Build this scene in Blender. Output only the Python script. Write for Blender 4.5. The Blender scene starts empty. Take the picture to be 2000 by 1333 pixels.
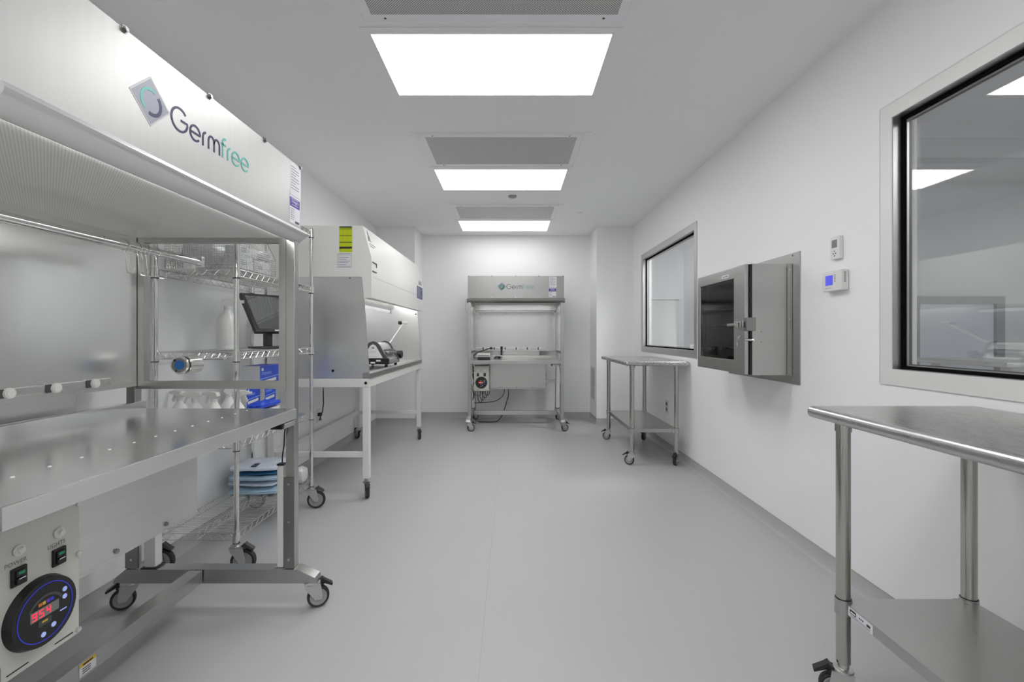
import bpy, bmesh, math, random
from mathutils import Vector, Matrix
random.seed(7)
PI = math.pi
sc = bpy.context.scene
COL = sc.collection

# ------------------------------------------------------------------ camera, world, exposure
F = 910.0
cd = bpy.data.cameras.new('camera'); cam = bpy.data.objects.new('camera', cd); COL.objects.link(cam)
cam.location = (0, 0, 1.24); cam.rotation_euler = (PI/2, 0, 0)
cd.sensor_width = 36; cd.lens = 36*F/2000; cd.clip_start = 0.02
cd.shift_x = 0.0; cd.shift_y = -(666.5-655)/2000
sc.camera = cam
w = bpy.data.worlds.new('world'); sc.world = w; w.use_nodes = True
w.node_tree.nodes['Background'].inputs[0].default_value = (.8, .85, .9, 1)
w.node_tree.nodes['Background'].inputs[1].default_value = 0.3
sc.view_settings.view_transform = 'Standard'; sc.view_settings.look = 'None'
sc.view_settings.gamma = 1; sc.view_settings.use_curve_mapping = False
sc.view_settings.exposure = 0.0
LAMP = 8.75
sc.cycles.max_bounces = 12; sc.cycles.diffuse_bounces = 8; sc.cycles.glossy_bounces = 6; sc.cycles.transmission_bounces = 12
sc.cycles.transparent_max_bounces = 12
sc.cycles.use_denoising = True
sc.cycles.sample_clamp_indirect = 6
sc.cycles.caustics_reflective = True

# ------------------------------------------------------------------ materials
def s2l(c):
    return tuple(((v/255)/12.92 if v/255 <= .04045 else ((v/255+.055)/1.055)**2.4) for v in c)
def mat(name, rgb, rough=.5, metal=0, emit=0, alpha=None, spec=None, bump=0, bscale=200, coat=0, lin=False, stretch=None, rvar=0, cvar=0):
    m = bpy.data.materials.new(name); m.use_nodes = True
    nt = m.node_tree; b = nt.nodes['Principled BSDF']
    c = rgb if lin else s2l(rgb)
    b.inputs['Base Color'].default_value = (*c, 1); b.inputs['Roughness'].default_value = rough
    b.inputs['Metallic'].default_value = metal
    if spec is not None: b.inputs['Specular IOR Level'].default_value = spec
    if coat: b.inputs['Coat Weight'].default_value = coat; b.inputs['Coat Roughness'].default_value = .05
    if emit:
        b.inputs['Emission Color'].default_value = (*c, 1); b.inputs['Emission Strength'].default_value = emit
    if bump or rvar or cvar:
        tc = nt.nodes.new('ShaderNodeTexCoord'); mp = nt.nodes.new('ShaderNodeMapping')
        mp.inputs['Scale'].default_value = stretch or (1, 1, 1)
        n = nt.nodes.new('ShaderNodeTexNoise'); n.inputs['Scale'].default_value = bscale; n.inputs['Detail'].default_value = 3
        nt.links.new(tc.outputs['Object'], mp.inputs[0]); nt.links.new(mp.outputs[0], n.inputs['Vector'])
        if bump:
            bu = nt.nodes.new('ShaderNodeBump'); bu.inputs['Strength'].default_value = bump; bu.inputs['Distance'].default_value = .002
            nt.links.new(n.outputs['Fac'], bu.inputs['Height']); nt.links.new(bu.outputs[0], b.inputs['Normal'])
        if rvar:
            mr = nt.nodes.new('ShaderNodeMapRange'); mr.inputs['To Min'].default_value = rough-rvar; mr.inputs['To Max'].default_value = rough+rvar
            nt.links.new(n.outputs['Fac'], mr.inputs[0]); nt.links.new(mr.outputs[0], b.inputs['Roughness'])
        if cvar:
            n2 = nt.nodes.new('ShaderNodeTexNoise'); n2.inputs['Scale'].default_value = bscale*.05; n2.inputs['Detail'].default_value = 4
            nt.links.new(mp.outputs[0], n2.inputs['Vector'])
            mx = nt.nodes.new('ShaderNodeMix'); mx.data_type = 'RGBA'
            mx.inputs[6].default_value = (*[v*(1-cvar) for v in c], 1); mx.inputs[7].default_value = (*[min(1, v*(1+cvar)) for v in c], 1)
            nt.links.new(n2.outputs['Fac'], mx.inputs[0]); nt.links.new(mx.outputs[2], b.inputs['Base Color'])
    return m
def perf_mat(name, rgb, hole, period, rad, metal=0, rough=.4, axes='XY'):
    m = mat(name, rgb, rough, metal); nt = m.node_tree; b = nt.nodes['Principled BSDF']
    tc = nt.nodes.new('ShaderNodeTexCoord'); v = nt.nodes.new('ShaderNodeTexVoronoi')
    mp = nt.nodes.new('ShaderNodeMapping'); mp.inputs['Rotation'].default_value = (0, 0, PI/4) if axes == 'XY' else (0, PI/2, 0)
    v.voronoi_dimensions = '2D'; v.inputs['Scale'].default_value = 1/period; v.inputs['Randomness'].default_value = 0
    nt.links.new(tc.outputs['Object'], mp.inputs[0]); nt.links.new(mp.outputs[0], v.inputs['Vector'])
    g = nt.nodes.new('ShaderNodeMath'); g.operation = 'LESS_THAN'; g.inputs[1].default_value = rad
    nt.links.new(v.outputs['Distance'], g.inputs[0])
    mx = nt.nodes.new('ShaderNodeMix'); mx.data_type = 'RGBA'
    mx.inputs[6].default_value = (*s2l(rgb), 1); mx.inputs[7].default_value = (*s2l(hole), 1)
    nt.links.new(g.outputs[0], mx.inputs[0]); nt.links.new(mx.outputs[2], b.inputs['Base Color'])
    return m
def glass_mat(name, rgb=(1, 1, 1), ior=1.5, rough=0):
    m = bpy.data.materials.new(name); m.use_nodes = True
    b = m.node_tree.nodes['Principled BSDF']
    b.inputs['Base Color'].default_value = (*rgb, 1); b.inputs['Roughness'].default_value = rough
    b.inputs['Transmission Weight'].default_value = 1; b.inputs['IOR'].default_value = ior
    return m
def sheet_glass(name, tint, f0=.04):
    """thin clear sheet: passes light straight through and mirrors by the viewing angle (Schlick)"""
    m = bpy.data.materials.new(name); m.use_nodes = True; nt = m.node_tree; nt.nodes.clear()
    out = nt.nodes.new('ShaderNodeOutputMaterial'); tr = nt.nodes.new('ShaderNodeBsdfTransparent'); tr.inputs[0].default_value = (*tint, 1)
    gl = nt.nodes.new('ShaderNodeBsdfGlossy'); gl.inputs['Roughness'].default_value = 0; gl.inputs[0].default_value = (1, 1, 1, 1)
    lw = nt.nodes.new('ShaderNodeLayerWeight'); lw.inputs[0].default_value = .5
    p = nt.nodes.new('ShaderNodeMath'); p.operation = 'POWER'; p.inputs[1].default_value = 5
    q = nt.nodes.new('ShaderNodeMath'); q.operation = 'MULTIPLY_ADD'; q.inputs[1].default_value = 1-f0; q.inputs[2].default_value = f0
    mx = nt.nodes.new('ShaderNodeMixShader')
    nt.links.new(lw.outputs['Facing'], p.inputs[0]); nt.links.new(p.outputs[0], q.inputs[0]); nt.links.new(q.outputs[0], mx.inputs[0])
    nt.links.new(tr.outputs[0], mx.inputs[1]); nt.links.new(gl.outputs[0], mx.inputs[2]); nt.links.new(mx.outputs[0], out.inputs[0])
    return m
WALL = mat('wall_paint', (.87, .87, .875), .55, lin=True, bump=.05, bscale=300)
CEIL = mat('ceiling_paint', (.86, .86, .86), .5, lin=True, bump=.04, bscale=250)
FLOOR = mat('vinyl_floor', (.455, .455, .46), .42, lin=True, bump=.05, bscale=120, rvar=.06, spec=.35)
SEAM = mat('seam_weld', (.36, .36, .35), .5, lin=True)
GAP = mat('shadow_joint', (70, 70, 70), .7)
STEELM = mat('mid_brushed_steel', (.49, .49, .475), .30, 1, lin=True, bump=.015, bscale=90, stretch=(.6, .6, 9), rvar=.05, cvar=.06)
STEELF = mat('grey_satin_steel', (.37, .37, .36), .34, 1, lin=True, bump=.01, bscale=90, stretch=(9, .6, .6), rvar=.05, cvar=.08)
STEELM2 = mat('soft_mid_steel', (.52, .52, .505), .28, 1, lin=True, cvar=.05, bscale=30)
HOODST = mat('toned_down_hood_steel', (.49, .49, .48), .44, 1, lin=True, bump=.015, bscale=90, stretch=(9, .6, .6), rvar=.06, cvar=.05)  # same bench steel, colour darkened to hold down the lamp highlight
STEEL = mat('brushed_steel', (.74, .74, .725), .38, 1, lin=True, bump=.015, bscale=90, stretch=(.6, .6, 9), rvar=.05, cvar=.06)
STEELL = mat('bright_lip_steel', (.86, .86, .85), .36, 1, lin=True)
STEELB = mat('table_top_steel', (.55, .55, .54), .28, 1, lin=True, rvar=.04, bscale=30, stretch=(8, .5, 1))
STEELT = mat('satin_steel_top', (.72, .72, .71), .17, 1, lin=True, rvar=.05, bscale=30, stretch=(8, .5, 1))
STEELD = mat('dark_steel', (.30, .30, .29), .34, 1, lin=True, rvar=.05, bscale=40)
ALU = mat('anodized_aluminium', (.58, .58, .57), .38, 1, lin=True)
ALUL = mat('painted_aluminium', (226, 226, 223), .45, .15)
CHROME = mat('chrome', (.72, .72, .70), .12, 1, lin=True)
WIRE = mat('chrome_wire', (.70, .70, .68), .2, .9, lin=True)
WHITE = mat('white_powder_coat', (226, 226, 222), .35)
CREAM = mat('beige_enamel', (200, 200, 192), .4)
PLAST = mat('white_plastic', (225, 225, 222), .35)
BOTTLE = mat('translucent_plastic', (236, 236, 234), .3); BOTTLE.node_tree.nodes['Principled BSDF'].inputs['Subsurface Weight'].default_value = .2
BLACK = mat('black_plastic', (22, 22, 23), .4)
DGREY = mat('dark_grey_plastic', (70, 71, 72), .5)
RUBBER = mat('tyre_rubber', (44, 44, 45), .55)
HUB = mat('grey_hub', (150, 151, 152), .45)
GALV = mat('zinc_plate', (.60, .60, .58), .28, .9, lin=True)
PAPER = mat('label_paper', (222, 222, 226), .6)
INK = mat('label_ink', (120, 122, 128), .7)
INKD = mat('dark_ink', (40, 40, 46), .7)
PURPLE = mat('purple_ink', (66, 40, 150), .5)
NAVY = mat('navy_ink', (28, 20, 78), .4)
TEAL = mat('teal_ink', (92, 184, 172), .4)
LOGOG = mat('logo_grey', (150, 153, 166), .4)
LOGOW = mat('logo_border', (196, 197, 196), .4)
LOGOT = mat('logo_slate_teal', (104, 140, 142), .4)
LOGOP = mat('logo_pale_slate', (134, 158, 159), .4)
GASK = mat('gasket_rubber', (10, 10, 10), .9, spec=.1)
LIME = mat('lime_label', (190, 204, 20), .5)
BLUE = mat('blue_carton', (28, 74, 205), .45, cvar=.15, bscale=120)
BLUEL = mat('pale_blue_print', (150, 180, 235), .5)
LCDB = mat('blue_lcd', (88, 90, 225), .4, emit=.35)
LCDG = mat('grey_lcd', (120, 122, 118), .3)
LEDR = mat('red_led', (255, 40, 70), .4, emit=1.1)
LEDG = mat('green_led', (10, 120, 80), .3, emit=.2)
LEDB = mat('blue_ring', (44, 52, 190), .4, emit=.3)
LEDW = mat('pale_blue_button', (170, 185, 240), .4, emit=.25)
ORANGE = mat('orange_ink', (220, 120, 40), .5)
YELLOW = mat('amber_ink', (214, 180, 60), .5)
STRIP = mat('unseen_strip_lamp', (1, 1, 1), .5, emit=26.0, lin=True)
STRIPF = mat('unseen_strip_lamp_far', (1, 1, 1), .5, emit=9, lin=True)
TUBEL = mat('small_cabinet_tube', (.8, .8, .82), .5, emit=.55, lin=True)
FRAMEW = mat('fixture_white', (.86, .86, .87), .4, lin=True)
SIDEST = mat('cabinet_side_steel', (.78, .78, .77), .32, 1, lin=True, bump=.6, bscale=3, stretch=(1.4, 1, .5))
BLAB = mat('bottle_paper', (232, 232, 230), .5)
TUBE = mat('unseen_cabinet_tube', (1, 1, 1), .5, emit=13, lin=True)
LITF = mat('lamp_diffuser_far', (1, 1, 1), .5, emit=LAMP*.5, lin=True)
PANEL2 = mat('far_panel_steel', (.62, .62, .61), .22, 1, lin=True, bump=.4, bscale=4)
PANEL = mat('wavy_panel_steel', (.78, .78, .765), .24, 1, lin=True, bump=.5, bscale=4)
LIT = mat('lamp_diffuser', (1, 1, 1), .5, emit=LAMP, lin=True)
GRILLE = perf_mat('perforated_grille', (222, 222, 220), (70, 70, 70), .0085, .34)
PERF = perf_mat('perforated_steel', (226, 226, 222), (192, 192, 190), .006, .30, metal=.0, rough=.4)
GLASS = sheet_glass('window_glass', (.97, .975, .975), .065)
ACRYL = sheet_glass('clear_acrylic', (.99, .995, .99), .012)
TINT = sheet_glass('tinted_glass', (.45, .45, .45), .05)
POUCH = mat('pouch_white_blue', (214, 222, 236), .25)
POUCHB = mat('pouch_blue', (62, 122, 168), .25)
POUCHC = mat('pouch_pale_blue', (168, 196, 214), .2, bump=.5, bscale=25)
CRUMP = mat('crumpled_film', (205, 206, 208), .18, .1, bump=1.0, bscale=35)
SCREEN = mat('glossy_screen', (150, 152, 152), .05, .85)
CABLE = mat('cable_black', (24, 24, 25), .5)
CABLEG = mat('cable_grey', (110, 110, 110), .5)

# ------------------------------------------------------------------ mesh builder
class MB:
    def __init__(s): s.bm = bmesh.new(); s.wn = False
    def _mark(s): return len(s.bm.faces)
    def _fin(s, f0, mi):
        s.bm.faces.ensure_lookup_table()
        for f in s.bm.faces[f0:]: f.material_index = mi
    def box(s, x0, x1, y0, y1, z0, z1, mi=0, bev=0, M=None):
        bm2 = bmesh.new()
        r = bmesh.ops.create_cube(bm2, size=1)
        c = Vector(((x0+x1)/2, (y0+y1)/2, (z0+z1)/2)); d = (abs(x1-x0), abs(y1-y0), abs(z1-z0))
        for v in bm2.verts: v.co = Vector((v.co.x*d[0], v.co.y*d[1], v.co.z*d[2])) + c
        if bev: s.wn = True
        if bev: bmesh.ops.bevel(bm2, geom=bm2.edges[:]+bm2.verts[:], offset=min(bev, min(d)*.45), segments=2, affect='EDGES', profile=.5)
        s._merge(bm2, mi, M); return s
    def _merge(s, bm2, mi, M=None):
        if M is not None: bmesh.ops.transform(bm2, matrix=M, verts=bm2.verts[:])
        bmesh.ops.recalc_face_normals(bm2, faces=bm2.faces[:])
        mp = {}
        for v in bm2.verts: mp[v] = s.bm.verts.new(v.co)
        for f in bm2.faces:
            try: nf = s.bm.faces.new([mp[v] for v in f.verts]); nf.material_index = mi; nf.smooth = True
            except ValueError: pass
        bm2.free()
    def cyl(s, p0, p1, r0, r1=None, n=20, mi=0, cap=True, bev=0):
        r1 = r0 if r1 is None else r1
        p0 = Vector(p0); p1 = Vector(p1); d = (p1-p0); L = d.length
        bm2 = bmesh.new()
        bmesh.ops.create_cone(bm2, cap_ends=cap, segments=n, radius1=r0, radius2=r1, depth=L)
        if bev:
            es = [e for e in bm2.edges if abs(abs(e.verts[0].co.z)-L/2) < 1e-6 and abs(e.verts[0].co.z-e.verts[1].co.z) < 1e-6]
            bmesh.ops.bevel(bm2, geom=es, offset=bev, segments=2, affect='EDGES')
        q = Vector((0, 0, 1)).rotation_difference(d.normalized())
        s._merge(bm2, mi, Matrix.Translation((p0+p1)/2) @ q.to_matrix().to_4x4()); return s
    def tube(s, pts, r, n=6, mi=0):
        pts = [Vector(p) for p in pts]; rings = []
        up = Vector((0, 0, 1))
        for i, p in enumerate(pts):
            t = (pts[min(i+1, len(pts)-1)]-pts[max(i-1, 0)]).normalized()
            a = t.cross(up)
            if a.length < .1: a = t.cross(Vector((1, 0, 0)))
            a.normalize(); b = t.cross(a)
            rings.append([s.bm.verts.new(p+a*math.cos(2*PI*k/n)*r+b*math.sin(2*PI*k/n)*r) for k in range(n)])
        for A, B in zip(rings, rings[1:]):
            for k in range(n):
                f = s.bm.faces.new((A[k], A[(k+1) % n], B[(k+1) % n], B[k])); f.material_index = mi; f.smooth = True
        for R, fl in ((rings[0], 1), (rings[-1], 0)):
            f = s.bm.faces.new(R[::-1] if fl else R); f.material_index = mi
        return s
    def prism(s, prof, a0, a1, axis='x', mi=0, M=None):
        """prof: 2-D outline; axis x -> (y,z), y -> (x,z), z -> (x,y)"""
        bm2 = bmesh.new()
        def P(a, p): return {'x': (a, p[0], p[1]), 'y': (p[0], a, p[1]), 'z': (p[0], p[1], a)}[axis]
        A = [bm2.verts.new(P(a0, p)) for p in prof]; B = [bm2.verts.new(P(a1, p)) for p in prof]
        bm2.faces.new(A); bm2.faces.new(B[::-1])
        n = len(prof)
        for k in range(n): bm2.faces.new((A[k], A[(k+1) % n], B[(k+1) % n], B[k]))
        s._merge(bm2, mi, M); return s
    def lathe(s, prof, c, n=20, mi=0, M=None):
        bm2 = bmesh.new(); rings = []
        for r, z in prof:
            rings.append([bm2.verts.new((c[0]+max(r, 1e-4)*math.cos(2*PI*k/n), c[1]+max(r, 1e-4)*math.sin(2*PI*k/n), c[2]+z)) for k in range(n)])
        for A, B in zip(rings, rings[1:]):
            for k in range(n): bm2.faces.new((A[k], A[(k+1) % n], B[(k+1) % n], B[k]))
        bm2.faces.new(rings[0]); bm2.faces.new(rings[-1])
        s._merge(bm2, mi, M); return s
    def sphere(s, c, r, mi=0, n=12, sc=(1, 1, 1)):
        bm2 = bmesh.new(); bmesh.ops.create_uvsphere(bm2, u_segments=n, v_segments=n//2+2, radius=r)
        s._merge(bm2, mi, Matrix.Translation(c) @ Matrix.Diagonal((*sc, 1))); return s
    def ribbon(s, pts, wd, o, ux, uz, nrm, th=.0008, mi=0):
        """flat stroke of width wd along 2-D pts, in plane (o; ux, uz), raised th along nrm"""
        o = Vector(o); ux = Vector(ux); uz = Vector(uz); nrm = Vector(nrm)
        L = []; R = []
        for i, p in enumerate(pts):
            a = Vector(pts[max(i-1, 0)]); b = Vector(pts[min(i+1, len(pts)-1)]); t = (b-a).normalized()
            nn = Vector((-t.y, t.x))*wd/2; p = Vector(p)
            for q, lst in ((p+nn, L), (p-nn, R)):
                base = o+ux*q.x+uz*q.y
                lst.append((s.bm.verts.new(base+nrm*th), s.bm.verts.new(base)))
        for i in range(len(pts)-1):
            for f in ((R[i][0], R[i+1][0], L[i+1][0], L[i][0]), (L[i][0], L[i+1][0], L[i+1][1], L[i][1]), (R[i][1], R[i+1][1], R[i+1][0], R[i][0])):
                ff = s.bm.faces.new(f); ff.material_index = mi
        return s
    def text(s, txt, size, o, ux, uz, nrm, mi=0, th=.0006, align='LEFT'):
        cu = bpy.data.curves.new('t', 'FONT'); cu.body = txt; cu.size = size; cu.align_x = align; cu.resolution_u = 2
        ob = bpy.data.objects.new('t', cu); COL.objects.link(ob)
        me = bpy.data.meshes.new_from_object(ob)
        o = Vector(o)+Vector(nrm)*th; ux = Vector(ux); uz = Vector(uz)
        vs = [s.bm.verts.new(o+ux*v.co.x+uz*v.co.y) for v in me.vertices]
        for p in me.polygons:
            try: f = s.bm.faces.new([vs[i] for i in p.vertices]); f.material_index = mi
            except ValueError: pass
        bpy.data.objects.remove(ob); bpy.data.curves.remove(cu); bpy.data.meshes.remove(me)
        return s
    def mesh(s, name, mats, off=(0, 0, 0)):
        me = bpy.data.meshes.new(name)
        if Vector(off).length: bmesh.ops.translate(s.bm, vec=Vector(off), verts=s.bm.verts[:])
        s.bm.to_mesh(me); s.bm.free()
        for m in mats: me.materials.append(m)
        me.set_sharp_from_angle(angle=math.radians(35))
        if s.wn: me['bevelled'] = 1
        return me
def put(name, me, parent=None, loc=(0, 0, 0), rz=0):
    o = bpy.data.objects.new(name, me); COL.objects.link(o)
    if me is not None and me.get('bevelled'): o.modifiers.new('normals', 'WEIGHTED_NORMAL').keep_sharp = True
    o.parent = parent; o.location = loc; o.rotation_euler = (0, 0, rz)
    return o
def part(name, mb, mats, parent, world=True, label=None, kind=None):
    mats = mats if isinstance(mats, (list, tuple)) else [mats]
    off = (0, 0, 0)
    if world and parent is not None:
        p = parent; t = Vector((0, 0, 0))
        while p is not None: t += p.location; p = p.parent
        off = -t
    o = put(name, mb.mesh(name, mats, off), parent)
    if label: o['label'] = label
    if kind: o['kind'] = kind
    return o
def thing(name, label, cat, loc=(0, 0, 0), rz=0, group=None):
    o = bpy.data.objects.new(name, None); COL.objects.link(o); o.empty_display_size = .05
    o.location = loc; o.rotation_euler = (0, 0, rz); o['label'] = label; o['category'] = cat
    if group: o['group'] = group
    return o
def single(name, mb, mats, label, cat, loc=(0, 0, 0), group=None):
    """one-mesh thing; mesh given in world coordinates, origin moved to loc"""
    mats = mats if isinstance(mats, (list, tuple)) else [mats]
    o = put(name, mb.mesh(name, mats, -Vector(loc)), None, loc); o['label'] = label; o['category'] = cat
    if group: o['group'] = group
    return o
def struct(name, mb, mats, label=None, parent=None):
    mats = mats if isinstance(mats, (list, tuple)) else [mats]
    o = put(name, mb.mesh(name, mats), parent)
    if parent is None: o['kind'] = 'structure'
    if label: o['label'] = label
    return o
def arc(cx, cy, r, a0, a1, n=14, ry=None):
    ry = ry or r
    return [(cx+r*math.cos(math.radians(a0+(a1-a0)*k/n)), cy+ry*math.sin(math.radians(a0+(a1-a0)*k/n))) for k in range(n+1)]

# ------------------------------------------------------------------ room shell
XL, XR, ZC = -1.89, 1.68, 2.74
YF, YA, YB = -1.9, 6.47, 7.0          # room start, alcove mouth, back wall
AL, AR = -1.35, 1.174
struct('floor', MB().box(-2.0, 5.3, YF-.1, 8.4, -.1, 0), FLOOR, 'smooth light grey vinyl floor')
struct('trim_1', MB().box(-.1225, -.1205, YF, YB-.01, -.001, .0006), SEAM, 'thin welded seam along the vinyl floor')
struct('ceiling', MB().box(-2.0, 5.3, YF-.1, 8.4, ZC, ZC+.1), CEIL, 'plain white ceiling')
struct('wall_left', MB().box(XL-.1, XL, YF, YA, 0, ZC), WALL)
struct('wall_alcove_left', MB().box(XL-.1, AL, YA, YB+.1, 0, ZC), WALL)
struct('wall_back', MB().box(AL, AR, YB, YB+.1, 0, ZC), WALL)
struct('wall_alcove_right', MB().box(AR, XR+.11, YA, YB+.1, 0, ZC), WALL)
struct('wall_front', MB().box(XL-.1, XR+.11, YF-.1, YF, 0, ZC), WALL)
XO = XR+.11
W1 = (.34, 2.06, 1.085, 2.205); W2 = (4.285, 5.975, 1.09, 2.215)      # openings: y0 y1 z0 z1
mb = MB()
ys = [YF, W1[0], W1[1], W2[0], W2[1], YA]
mb.box(XR, XO, ys[0], ys[1], 0, ZC).box(XR, XO, ys[2], ys[3], 0, ZC).box(XR, XO, ys[4], ys[5], 0, ZC)
for a in (W1, W2): mb.box(XR, XO, a[0], a[1], 0, a[2]).box(XR, XO, a[0], a[1], a[3], ZC)
struct('wall_right', mb, WALL)
# rooms beyond the windows
struct('wall_corridor_far', MB().box(XO, 3.1, 8.2, 8.3, 0, ZC), WALL)
struct('wall_corridor_right', MB().box(3.02, 3.12, 4.0, 8.2, 0, ZC), WALL)
struct('wall_partition', MB().box(XO, 5.3, 3.86, 3.98, 0, ZC), WALL)
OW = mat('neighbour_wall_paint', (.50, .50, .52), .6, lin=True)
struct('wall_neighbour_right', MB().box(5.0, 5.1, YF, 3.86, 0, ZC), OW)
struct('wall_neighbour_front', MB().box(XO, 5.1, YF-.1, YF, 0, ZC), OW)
struct('trim_2', MB().box(XO, 5.0, 3.30, 3.86, 2.50, ZC), CEIL, 'dropped ceiling soffit of the neighbouring room')
r3 = bpy.data.objects.new('window_3', None); COL.objects.link(r3); r3['kind'] = 'structure'; r3['label'] = 'grey frame with white panels in place of reflections in the near glass'
r3.location = (3.3, 3.85, .9)  # frame and white panels drawn in place of layered reflections
FRG = mat('grey_reflection_frame', (165, 166, 169), .5)
mb = MB().box(2.6, 4.05, 3.825, 3.859, 1.50, 1.56).box(2.6, 4.05, 3.825, 3.859, .86, .92)
for a in (2.6, 3.28, 3.98): mb.box(a, a+.07, 3.826, 3.859, .92, 1.50)
part('window_frame', mb, FRG, r3)
for a, b in ((2.67, 3.28), (3.35, 3.98)): part('pane', MB().box(a+.001, b-.001, 3.848, 3.852, .921, 1.499), mat('reflection_white', (236, 239, 245), .15), r3)
# cove base: same vinyl turned up the wall
CV = [(0, 0), (.03, 0), (.012, .008), (.005, .022), (.004, .08), (0, .08)]
def cove(name, p0, p1, nx, ny, m=FLOOR):
    mb = MB(); p0 = Vector((*p0, 0)); p1 = Vector((*p1, 0)); n = Vector((nx, ny, 0))
    A = [mb.bm.verts.new(p0+n*a+Vector((0, 0, b+.0005))) for a, b in CV]; B = [mb.bm.verts.new(p1+n*a+Vector((0, 0, b+.0005))) for a, b in CV]
    for k in range(len(CV)):
        mb.bm.faces.new((A[k], A[(k+1) % 6], B[(k+1) % 6], B[k]))
    mb.bm.faces.new(A); mb.bm.faces.new(B[::-1]); bmesh.ops.recalc_face_normals(mb.bm, faces=mb.bm.faces[:])
    # thin metal cap at the top of the cove
    t = n*.0055; q = [p0, p1, p1+t, p0+t]
    lo = [mb.bm.verts.new(v+Vector((0, 0, .0805))) for v in q]; hi = [mb.bm.verts.new(v+Vector((0, 0, .083))) for v in q]
    for k in range(4):
        f = mb.bm.faces.new((lo[k], lo[(k+1) % 4], hi[(k+1) % 4], hi[k])); f.material_index = 1
    f = mb.bm.faces.new(hi); f.material_index = 1
    struct(name, mb, [m, SEAM])
cove('baseboard_left', (XL, YF), (XL, YA), 1, 0); cove('baseboard_right', (XR, YF), (XR, YA), -1, 0)
cove('baseboard_back', (AL, YB), (AR, YB), 0, -1)
cove('baseboard_alcove_left', (AL, YA), (AL, YB), 1, 0); cove('baseboard_alcove_right', (AR, YA), (AR, YB), -1, 0)
cove('baseboard_jamb_left', (XL, YA), (AL, YA), 0, -1); cove('baseboard_jamb_right', (AR, YA), (XR, YA), 0, -1)

# windows
def window(idx, W, fm, label, fw, latch=False):
    r = bpy.data.objects.new('window_%d' % idx, None); COL.objects.link(r); r['kind'] = 'structure'; r['label'] = label
    y0, y1, z0, z1 = W; f = fw; x0 = XR-.005
    r.location = (XR, (y0+y1)/2, z0)
    def ring(xa, xb, o, i, m, nm, lab=None):
        mb = MB()
        mb.box(xa, xb, y0-o, y1+o, z1-i, z1+o).box(xa, xb, y0-o, y1+o, z0-o, z0+i)
        mb.box(xa, xb, y0-o, y0+i, z0+i, z1-i).box(xa, xb, y1-i, y1+o, z0+i, z1-i)
        part(nm, mb, m, r, label=lab)
    ring(x0, XR-.0005, f, .004, fm, 'window_frame')
    ring(XR-.0065, XR-.0055, f+.001, -(f-.004), GAP if False else fm, 'frame_lip')
    ring(XR, XR+.034, -.0005, .006, ALU, 'jamb_liner')
    ring(XR+.034, XR+.046, -.0005, .02, GASK, 'gasket', 'black rubber gasket')
    ring(XR+.0465, XR+.056, -.0005, .024, ALU, 'spacer')
    ring(XR+.0605, XR+.066, -.0005, .028, DGREY, 'outer_gasket')
    for xx in (XR+.040, XR+.057):
        part('pane', MB().box(xx, xx+.003, y0+.004, y1-.004, z0+.004, z1-.004), GLASS, r)
    if latch:
        part('latch', MB().box(XR+.005, XR+.03, y0+.02, y0+.13, z0+.022, z0+.06, 0, .002).box(XR+.0, XR+.033, y0+.008, y0+.02, z0+.006, z0+.06, 1), [ALUL, BLACK], r)
window(1, W1, ALUL, 'large fixed window nearest the camera in a light metal frame', .064)
window(2, W2, ALU, 'far fixed window in a grey metal frame above the middle steel table', .06, True)

# ceiling lights and filters
def ceil_ring(mb, x0, x1, y0, y1, wd, z0, z1, mi=0):
    mb.box(x0-wd, x1+wd, y0-wd, y0, z0, z1, mi).box(x0-wd, x1+wd, y1, y1+wd, z0, z1, mi).box(x0-wd, x0, y0, y1, z0, z1, mi).box(x1, x1+wd, y0, y1, z0, z1, mi)
LX0, LX1 = -.70, .497
names = {2: 'large flat ceiling light panel nearest the camera', 3: 'middle ceiling light panel, second of the row', 4: 'smallest looking ceiling light panel, farthest, by the back wall',
         1: 'ceiling light panel above the camera', 0: 'ceiling light panel behind the camera'}
for k in range(5):
    y0 = 2.31+1.89*(k-2); y1 = y0+.585
    t = thing('ceiling_light', names[k], 'ceiling light', ((LX0+LX1)/2, (y0+y1)/2, ZC), 0, 'flat light panels in the ceiling row')
    mb = MB(); ceil_ring(mb, LX0, LX1, y0, y1, .008, ZC-.008, ZC-.0005); ceil_ring(mb, LX0-.008, LX1+.008, y0-.008, y1+.008, .035, ZC-.004, ZC-.0005)
    part('light_frame', mb, FRAMEW, t)
    part('diffuser', MB().box(LX0, LX1, y0, y1, ZC-.005, ZC-.001), LIT if k < 4 else LITF, t)
vn = {2: 'perforated ceiling air filter cut by the top edge, nearest', 3: 'perforated ceiling air filter before the second light', 4: 'perforated ceiling air filter before the farthest light'}
for k in range(2, 5):
    y0 = 1.61+1.89*(k-2); y1 = y0+.555; xa, xb = -.655, .49
    t = thing('air_filter', vn[k], 'air vent', ((xa+xb)/2, (y0+y1)/2, ZC), 0, 'perforated air filters in the ceiling')
    mb = MB(); ceil_ring(mb, xa, xb, y0, y1, .045, ZC-.012, ZC-.0005); ceil_ring(mb, xa-.045, xb+.045, y0-.045, y1+.045, .006, ZC-.018, ZC-.0005)
    mb.box(xa-.1, xb+.1, y0-.066, y0-.052, ZC-.006, ZC-.0005)
    part('filter_frame', mb, FRAMEW, t)
    part('perforated_face', MB().box(xa, xb, y0, y1, ZC-.008, ZC-.001), GRILLE, t, label='perforated metal face')
    for sx in (xa+.06, xb-.06):
        for sy in (y0-.022, y1+.022): part('screw', MB().cyl((sx, sy, ZC-.0135), (sx, sy, ZC-.011), .006, n=10), DGREY, t)
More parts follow.
